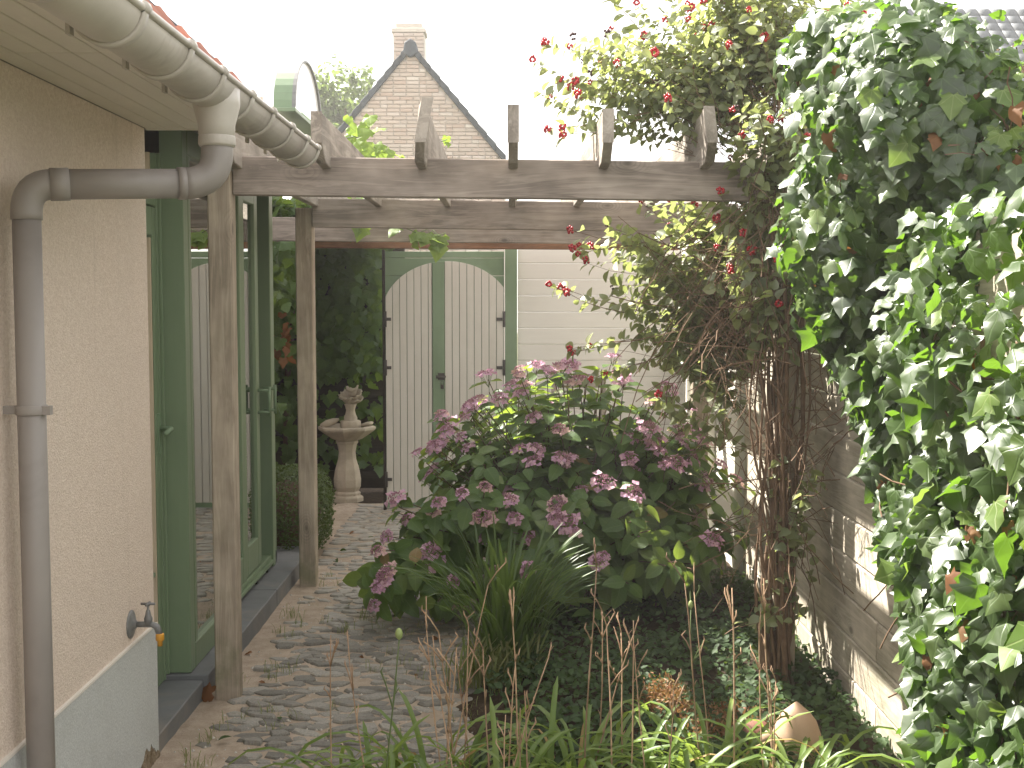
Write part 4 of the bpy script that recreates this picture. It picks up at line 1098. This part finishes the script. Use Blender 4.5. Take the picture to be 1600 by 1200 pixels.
# crown bulge on top
BL = [((1.28, 3.75, 2.08), (.40, .50, .48)), ((1.10, 4.0, 1.80), (.22, .4, .40)), ((1.45, 3.5, 1.85), (.24, .4, .50)), ((1.12, 4.1, 2.38), (.24, .35, .20))]
for i in range(5200):
    c, r_ = BL[random.choices(range(4), (5, 2.2, 1.6, 1.6))[0]]; d = rv().normalized()
    if d.y > .3 and rnd() < .7: d.y = -d.y
    k = random.random()**.45
    rm_ = 1+.16*mnoise.noise((d.x*2.2+c[0], d.y*2.2, d.z*2.2+5))
    p = Vector(c)+Vector((d.x*r_[0], d.y*r_[1], d.z*r_[2]))*k*rm_
    right_ = p.x > 1.34
    if p.z > 2.58-.95*max(0, p.x-1.18)-.35*max(0, 3.7-p.y): continue
    size = (.046 if right_ else .068)
    nrm = d+Vector((-.2, -.2, .35))+rv(.38); tip = Vector((0, -.1, -1))+d*.3+rv(.4)
    u = rnd(); lv = IVD if u < .03 else (IVP if u < (.45 if right_ else .12) else IV)
    if right_ and p.z < 2.15 and k > .6 and rnd() < .55: continue
    il.append((random.choice(lv), orient(p, nrm, tip, size*(random.uniform(.5, 1.3) if lv is not IVD else random.uniform(.4, .85)))))
# stray top shoots
for i in range(60):
    a = random.uniform(-.4, .4); p = Vector((1.28+a, 3.7+random.gauss(0, .2), (2.56-.95*max(0, a+.10))+random.uniform(-.05, .09))); il.append((random.choice(IVP+IV), orient(p, rv()+Vector((0, -.6, .3)), rv(), .05*random.uniform(.7, 1.2))))
foliage(iv, il, 300)
tw = MB()
for i in range(420):
    p = Vector((random.uniform(1.30, 1.62), random.uniform(3.3, 3.8), random.uniform(1.5, 2.3))); d = Vector((random.gauss(0, .4), random.gauss(0, .3), random.uniform(-1, .3))).normalized(); pts = [p]
    for k in range(5): d = (d+rv(.35)).normalized(); pts.append(pts[-1]+d*.045)
    tw.tube(pts, random.uniform(.0012, .003), 3, False)
for i in range(60):
    z = random.uniform(.2, 1.7); y = random.uniform(2.6, yb(z)+.03); p = Vector((1.20, y, z)); d = Vector((0, random.gauss(0, .6), random.gauss(0, .6))).normalized(); pts = [p]
    for k in range(6): d = (d+Vector((random.gauss(-.05, .1), random.gauss(0, .25), random.gauss(0, .25)))).normalized(); pts.append(pts[-1]+d*.05)
    tw.tube(pts, .003, 4, False)
tw.build('twigs', 'honey_stem', iv, kind='stuff')
for k in range(4):
    y0 = 2.5+.22*k; m = MB(); m.tube([(1.27, y0, -.03), (1.25, y0+.1, .6), (1.26, y0+.02, 1.1), (1.27, y0+.10, 1.5)], [.022, .018, .014, .009], 7); m.build('stem', 'honey_stem', iv)

# --- hydrangea
hy = thing('hydrangea', (.3, 6.3, 0), 'large lacecap hydrangea bush covered in fading pink and mauve flower heads', 'shrub')
HY = [ovate('hyd_leaf', .31, .18, .18, 6, wav=.01), ovate('hyd_leaf', .34, .35, .12, 6, wav=.015), ovate('hyd_leaf', .28, .08, .25, 6), ovate('hyd_leaf', .33, .28, .05, 6, wav=.02)]
HYO = [ovate('hyd_old', .3, .4, .1, 6, wav=.03)]
def flower_head(seed, petal):
    rs = random.Random(seed); m = MB(); m.cur = 0
    nfl = rs.randint(9, 14)
    for i in range(nfl):
        a = 6.283*i/nfl+rs.uniform(-.2, .2); r_ = rs.uniform(.030, .052); c = Vector((math.cos(a)*r_, math.sin(a)*r_, rs.uniform(-.012, .014)))
        nn = (Vector((math.cos(a)*rs.uniform(.2, 1.2), math.sin(a)*rs.uniform(.2, 1.2), 1))+Vector((rs.gauss(0, .3), rs.gauss(0, .3), 0))).normalized(); t = nn.orthogonal().normalized(); t = Quaternion(nn, rs.random()*6) @ t; s = rs.uniform(.015, .021)
        for k in range(4):
            d = Quaternion(nn, k*math.pi/2) @ t; e = nn.cross(d)
            m.add([c, c+d*s*.6+e*s*.52+nn*.002, c+d*s*1.15+nn*s*rs.uniform(-.3, .5), c+d*s*.6-e*s*.52+nn*.002], [(0, 3, 2, 1)])
    m.cur = 1
    for i in range(80):
        r_ = .040*math.sqrt(rs.random()); a = rs.random()*6.283; s = rs.uniform(.0035, .0055)
        c = Vector((math.cos(a)*r_, math.sin(a)*r_, .016-6*r_*r_+rs.uniform(-.003, .006)))
        m.add([c+Vector(v)*s for v in ((1, 0, 0), (0, 1, 0), (-1, 0, 0), (0, -1, 0), (0, 0, 1.2))], [(0, 1, 4), (1, 2, 4), (2, 3, 4), (3, 0, 4)])
    m.cur = 2
    for i in range(7):
        a = 6.283*i/7; m.tube([(0, 0, -.07), (math.cos(a)*.035, math.sin(a)*.035, -.003)], .0012, 3, False)
    return m.mesh('flower_head', [petal, 'floret_bead', 'green_stem'], False)[0]
FH = [flower_head(1, 'petal_mauve'), flower_head(2, 'petal_mauve'), flower_head(3, 'petal_mauve'), flower_head(4, 'petal_pale'), flower_head(5, 'petal_mauve')]
DOM = [((.36, 6.5, .68), (.76, .55, .60), 160), ((-.10, 6.1, .45), (.48, .45, .42), 55), ((.86, 6.3, .50), (.34, .5, .46), 40), ((.42, 5.85, .36), (.62, .40, .34), 46), ((-.50, 5.85, .22), (.22, .3, .22), 18)]
yl = []; heads = []; st = MB(); bigst = []
for (c, r_, n) in DOM:
    C = Vector(c)
    for i in range(n):
        d = rv().normalized(); d.z = abs(d.z)*1.0-.12 if rnd() < .8 else d.z*.6
        if d.y > 0 and rnd() < .75: d.y = -d.y
        d.normalize(); 
        tgt = C+Vector((d.x*r_[0], d.y*r_[1], d.z*r_[2]))*random.uniform(.86, 1.12)
        if tgt.z < .12: tgt.z = .12+rnd()*.1
        if tgt.x > 1.2: tgt.x = 1.2
        base = Vector((C.x*.75+.05+random.gauss(0, .12), 6.35+random.gauss(0, .12), .03)); mid = base.lerp(tgt, .5)+Vector((0, 0, .14))-Vector((d.x, d.y, 0))*.05
        pts = bez(base, mid, tgt, 8); st.tube(pts, [.0045*(1-.5*k/8) for k in range(9)], 4, False)
        ax_ = (pts[-1]-pts[-2]).normalized(); rot = rnd()*6
        front = tgt.y < 6.9
        for lev in range(5):
            pos = pts[-1]-(pts[-1]-pts[-4])*(.04+.28*lev); side = ax_.orthogonal().normalized(); side = Quaternion(ax_, rot+lev*1.57) @ side
            for sg in (-1, 1):
                if rnd() < .1: continue
                s = (.098+.014*lev)*random.uniform(.75, 1.2)
                tip = side*sg+ax_*.25+Vector((0, 0, -.35)); nrm = ax_*1.1+Vector((0, 0, .7))-side*sg*.1+rv(.28)
                yl.append((random.choice(HYO if rnd() < .012 else HY), orient(pos+side*sg*.012, nrm, tip, s)))
        if rnd() < (.50 if d.z > .15 else .22): heads.append((tgt+ax_*.03, (ax_+Vector((0, -.25, .9))+rv(.18)).normalized()))
for (dx_, dy_, dz_) in ((.15, 6.95, 1.24), (.05, 6.8, 1.17), (.33, 6.8, 1.26), (.42, 6.75, 1.18), (-.02, 6.7, 1.06), (.2, 6.5, 1.05), (-.2, 6.6, 1.03), (-.37, 6.6, 1.0), (.57, 6.2, .35), (.43, 5.6, .42)):
    heads.append((Vector((dx_, dy_, dz_)), (Vector((0, -.25, 1))+rv(.15)).normalized()))
    b_ = Vector((dx_*.8, dy_+.05, .2)); st.tube(bez(b_, b_.lerp(Vector((dx_, dy_, dz_)), .5), Vector((dx_, dy_, dz_-.03)), 5), .003, 4, False)
    for lev in range(8):
        for sg in (-1, 1):
            yl.append((random.choice(HY), orient((dx_*(1-.03*lev), dy_, dz_-.05-.055*lev), Vector((0, -.3, 1))+rv(.3), Vector((sg, -.2, -.2))+rv(.3), .09)))
st.build('branches', 'bark', hy, kind='stuff')
foliage(hy, yl, 300, score=lambda p: 1 if p.y < 6.8 else 0)
for (p, n_) in heads:
    link('flower_head', random.choice(FH), hy, orient(p, n_, rv(), random.uniform(.65, 1.08)))

# --- iris / day lily clump by the path
ir = thing('iris_clump', (-.03, 5.05, .03), 'tall arching clump of narrow dark green leaves in front of the hydrangea', 'plant')
IR = [strap('iris_leaf', L, .0065, b, 9, u, tw_) for L, b, u, tw_ in ((.60, .5, 1.03, .5), (.66, .9, 1.02, .8), (.70, 1.6, .99, -.6), (.55, .3, 1.04, .3), (.64, 1.2, 1.0, .9))]
for i in range(190):
    a = rnd()*6.28; r_ = random.uniform(0, .10); lf = random.choice(IR)
    W = Matrix.Translation((-.03+math.cos(a)*r_*1.3, 5.08+math.sin(a)*r_, .02)) @ Matrix.Rotation(a-math.pi/2+random.gauss(0, .5), 4, 'Z') @ Matrix.Rotation(random.uniform(-.18, .12), 4, 'X') @ Matrix.Scale(random.uniform(.65, 1.12), 4)
    link('leaf', lf.me, ir, W)
gl = []
for i in range(260):
    x = -.05+random.gauss(0, .09); y = 4.93+random.gauss(0, .06); gl.append((random.choice([strap_ for strap_ in blade]), Matrix.Translation((x, y, .02)) @ Matrix.Rotation(rnd()*6.28, 4, 'Z') @ Matrix.Scale(random.uniform(2., 4.5), 4)))
join_leaves('short_grass', gl, ir)

# --- day lilies along the bottom of the view
SL = [strap('strap_leaf', L, .0095, b, 9, u, tw_) for L, b, u, tw_ in ((.50, 1.9, 1.0, .4), (.56, 2.5, .97, .7), (.60, 3.0, 1.0, -.5), (.44, 1.2, 1.05, .3), (.52, 2.2, .9, -.8), (.58, 2.8, 1.03, .2))]
SD = [strap('strap_dry', .5, .006, 2.6, 8, .95, 1.0)]
def stalk_mesh(seed, h, kind=0):
    rs = random.Random(seed); m = MB(); p = Vector((0, 0, 0)); lean = Vector((rs.gauss(0, .12), rs.gauss(0, .08), 1)).normalized(); pts = [p]; n = 7
    for k in range(n): lean = (lean+Vector((rs.gauss(0, .025), rs.gauss(0, .025), 0))).normalized(); pts.append(pts[-1]+lean*h/n)
    m.tube(pts, [.0032-.0015*k/n for k in range(n+1)], 5)
    for k in range(rs.randint(2, 4)):
        b = pts[n-rs.randint(0, 2)]; d = (lean+Vector((rs.choice([-1, 1])*rs.uniform(.3, .7), rs.gauss(0, .3), 0))).normalized(); L = rs.uniform(.03, .10)
        e = b+d*L; m.tube([b, b+d*L*.5+Vector((0, 0, .006)), e, e+Vector((rs.gauss(0, .006), 0, .014))], [.0022, .0018, .0026, .0008], 5)
        if rs.random() < .5: e2 = b+d*L*.6; m.tube([e2, e2+Vector((rs.gauss(0, .015), 0, .022))], [.0015, .001], 4)
    for k in range(3):
        b = pts[rs.randint(3, n-1)]; m.tube([b, b+Vector((rs.uniform(-.012, .012), -.002, .02))], [.003, .0006], 4)
    if kind:
        m.cur = 1; vs = pts[-1]; m.lathe([(.002, 0), (.008, .006), (.010, .016), (.007, .026), (.001, .031)], tuple(vs), 8)
    return m.mesh('dry_stalk', ['dry_stalk' if not kind else 'green_stem', 'pod'], False)[0]
ST = [stalk_mesh(s, h) for s, h in ((1, .62), (2, .72), (3, .66), (4, .55), (5, .78), (6, .5), (7, .7), (8, .60))]
SG = [stalk_mesh(21, .62, 1), stalk_mesh(22, .72, 1)]
descr = ['leftmost day lily clump at the bottom with long green leaves lying towards the path', 'day lily clump with pale dry stalks in front of the cobbled path', 'day lily clump below the arching narrow-leaved clump, with many dry stalks', 'day lily clump in the bottom centre with bright arching leaves', 'day lily clump in front of the dark ground cover', 'day lily clump below the red-brown sedum patch', 'rightmost day lily clump, beside the terracotta jar']
for i, (x, y) in enumerate(((-.42, 3.42), (-.24, 3.62), (-.02, 3.44), (.20, 3.66), (.40, 3.46), (.62, 3.66), (.83, 3.50))):
    t = thing('day_lily', (x, y, .02), descr[i], 'plant', 'day lilies along the bottom edge')
    for k in range(46):
        a = rnd()*6.28; r_ = random.uniform(0, .09); lf = random.choice(SL) if rnd() < .93 else SD[0]
        W = Matrix.Translation((x+math.cos(a)*r_*1.3, y+math.sin(a)*r_, .0)) @ Matrix.Rotation(a-math.pi/2+random.gauss(0, .8), 4, 'Z') @ Matrix.Rotation(random.uniform(-.45, .1), 4, 'X') @ Matrix.Scale(random.uniform(.7, 1.08), 4)
        link('leaf', lf.me, t, W)
    for k in range((3, 7, 8, 4, 4, 3, 5)[i]):
        g_ = (i, k) in ((0, 0), (5, 0)); me = SG[0] if (i, k) == (0, 0) else (SG[1] if g_ else random.choice(ST))
        link('flower_stalk' if g_ else 'dry_stalk', me, t, Matrix.Translation((x+random.gauss(0, .075), y+random.gauss(0, .09), .0)) @ Matrix.Rotation(rnd()*6.28, 4, 'Z') @ Matrix.Rotation(random.gauss(0, .08), 4, 'X') @ Matrix.Scale(random.uniform(.86, 1.1), 4))

# --- ground cover
VL = [ovate('vinca_leaf', .28, .1, .15, 4), ovate('vinca_leaf', .32, .25, .1, 4)]
vl = []
for i in range(15000):
    x = random.uniform(-.15, 1.28); y = random.uniform(3.7, 6.6)
    if x < bed_edge(y)+.12+.1*rnd(): continue
    dens = .75+.9*mnoise.noise((x*2.1, y*2.1, 20))-(.35 if y > 5.6 else 0)
    if rnd() > dens: continue
    h = .02+.075*rnd()*(1+.6*mnoise.noise((x*4, y*4, 8)))
    vl.append((random.choice(VL), orient((x, y, bed_z(x, y)+h), Vector((0, -.25, 1))+rv(.45), rv(), .034*random.uniform(.6, 1.25))))
tag(join_leaves('ground_cover', vl, None), 'low dark green periwinkle ground cover filling the bed below the hydrangea', 'ground cover', kind='stuff')
SE = [ovate('sedum_leaf', .2, .05, .1, 3)]
sl2 = []
for (cx, cy, sx, sy, n, hh) in ((.58, 4.42, .13, .10, 1800, .13), (.80, 4.30, .14, .08, 1300, .09), (.72, 4.15, .2, .08, 1000, .08)):
    for i in range(n):
        x = cx+random.gauss(0, sx*.6); y = cy+random.gauss(0, sy*.7); h = hh*math.exp(-((x-cx)/sx)**2)*rnd()
        sl2.append((SE[0], orient((x, y, bed_z(x, y)+.01+h), rv(), rv()+Vector((0, 0, 1)), .02*random.uniform(.5, 1.2))))
tag(join_leaves('sedum_patch', sl2, None), 'reddish brown sedum patch between the ground cover and the day lilies', 'ground cover', kind='stuff')

# --- box shrub
bxs = thing('box_shrub', (-1.37, 7.75, 0), 'clipped round-topped box shrub behind the second pergola post', 'shrub')
BXL = [ovate('box_leaf', .34, .1, .15, 3)]
bl = []
for i in range(9500):
    d = rv().normalized(); e = 3.2
    k = (abs(d.x)**e+abs(d.y)**e+abs(d.z)**e)**(-1/e)*random.uniform(.86, 1.02)*(1+.04*mnoise.noise(d*3))
    p = Vector((-1.42, 7.72, .27))+Vector((d.x*.27, d.y*.42, d.z*.27))*k
    if p.z < .01: continue
    bl.append((BXL[0], orient(p, d+rv(.6), rv(), .019*random.uniform(.7, 1.3))))
join_leaves('foliage', bl, bxs)
m = MB(); m.lathe([(.02, -.02), (.16, .02), (.20, .25), (.17, .42), (.02, .46)], (-1.42, 7.72, 0), 12, lambda a, z: 1+.25*abs(math.sin(a))); m.build('inner_branches', 'bark', bxs, kind='stuff')

# --- grape vine at the back left and over the pergola
gv = thing('grape_vine', (-1.5, 9.9, 0), 'grape vine covering the dark back left corner and trailing over the pergola beams', 'climbing plant')
GV = [ivy_shape('vine_leaf', .2, .2, .85), ivy_shape('vine_leaf', .4, -.3, .9)]; GP = [ivy_shape('vine_pale', .2, .1, .85), ivy_shape('vine_pale', .35, -.3, .9)]; GD = [ivy_shape('dead_leaf', .5, .4, .9)]
vl = []
for i in range(2600):
    x = random.uniform(-2.6, -1.0); y = random.uniform(9.75, 10.38); z = random.uniform(.25, 2.2)
    if z < 1.0 and rnd() < .72: continue
    vl.append((random.choice(GV), orient((x, y, z), Vector((0, -1, .5))+rv(.45), Vector((0, -.1, -1))+rv(.4), .095*random.uniform(.6, 1.2))))
for i in range(2600):       # canopy added between the last beam and the wall to shade the corner
    x = random.uniform(-2.7, -.95); y = random.uniform(8.7, 10.4); z = 2.10+.25*rnd()
    vl.append((random.choice(GV), orient((x, y, z), Vector((0, 0, 1))+rv(.4), rv(), .10*random.uniform(.7, 1.2))))
for i in range(260):      # hanging mass left, seen between door post and second post
    x = random.uniform(-2.05, -1.5); y = random.uniform(8.3, 9.2); z = 2.05-abs(random.gauss(0, .33))
    vl.append((random.choice(GV), orient((x, y, z), Vector((0, -1, .5))+rv(.4), Vector((0, -.1, -1))+rv(.4), .10*random.uniform(.7, 1.2))))
for i in range(14):
    vl.append((GD[0], orient((-1.62+random.gauss(0, .05), 8.6, 1.35+random.gauss(0, .1)), Vector((0, -1, .3))+rv(.5), Vector((0, 0, -1))+rv(.4), .07)))
vs_ = MB()
def vine_run(pts, n, size, leafs, drop=.0, spread=.03):
    P = [Vector(p) for p in pts]; cur = []
    for a, b in zip(P[:-1], P[1:]): cur += [a.lerp(b, k/6)+rv(.012) for k in range(6)]
    vs_.tube(cur, .003, 4, False)
    for i in range(n):
        q = random.choice(cur)+rv(spread)+Vector((0, 0, -abs(random.gauss(0, drop)))); vl.append((random.choice(leafs), orient(q, Vector((0, -.8, .6))+rv(.45), Vector((0, -.2, -1))+rv(.4), size*random.uniform(.6, 1.15))))
vine_run([(-.95, 7.9, 2.12), (-.6, 8.03, 2.06), (-.40, 8.04, 2.03)], 13, .12, GP, .03)
vine_run([(-.75, 5.6, 2.36), (-.72, 6.3, 2.40), (-.60, 6.9, 2.36), (-.35, 7.2, 2.28)], 42, .085, GP, .0, .045)
vine_run([(-.60, 7.0, 2.3), (-.45, 6.9, 2.45), (-.35, 6.9, 2.52)], 5, .05, GP, 0, .02)
vine_run([(.08, 7.0, 2.22), (.10, 7.0, 2.40)], 9, .04, GP, 0, .015)
vine_run([(.28, 7.0, 2.2), (.32, 7.0, 2.34)], 7, .035, GP, 0, .015)
vine_run([(-1.45, 7.6, 1.9), (-1.5, 7.7, 1.7)], 8, .10, GV, .08)
vine_run([(-1.62, 8.1, 1.0), (-1.5, 8.0, .85)], 5, .09, GV, .05)
vs_.build('tendrils', 'green_stem', gv, kind='stuff')
m = MB(); m.tube([(-1.9, 10.2, 0), (-1.85, 10.1, 1.0), (-1.7, 9.9, 2.05), (-1.2, 9.2, 2.15), (-.8, 8.2, 2.2)], [.03, .025, .02, .014, .008], 7); m.build('stem', 'bark', gv)
foliage(gv, vl, 300)
# --- lens flare veil: closed box of thin pale volume added round the garden
hz = MB().box(-45, 45, -21, 66, -1.2, 9.6).build('flare_veil', 'mortar', None); hz['kind'] = 'stuff'; hz['label'] = 'thin pale volume added to veil the garden like lens flare'
hm = bpy.data.materials.new('flare_veil'); ht = nodes_of(hm); pv = ht.nodes.new('ShaderNodeVolumePrincipled'); pv.inputs['Color'].default_value = (1, .97, .93, 1)
pv.inputs['Density'].default_value = FLARE_VEIL; pv.inputs['Anisotropy'].default_value = .35
ho = ht.nodes.new('ShaderNodeOutputMaterial'); ht.links.new(pv.outputs[0], ho.inputs['Volume']); hz.data.materials[0] = hm
print('objects', len(bpy.data.objects))
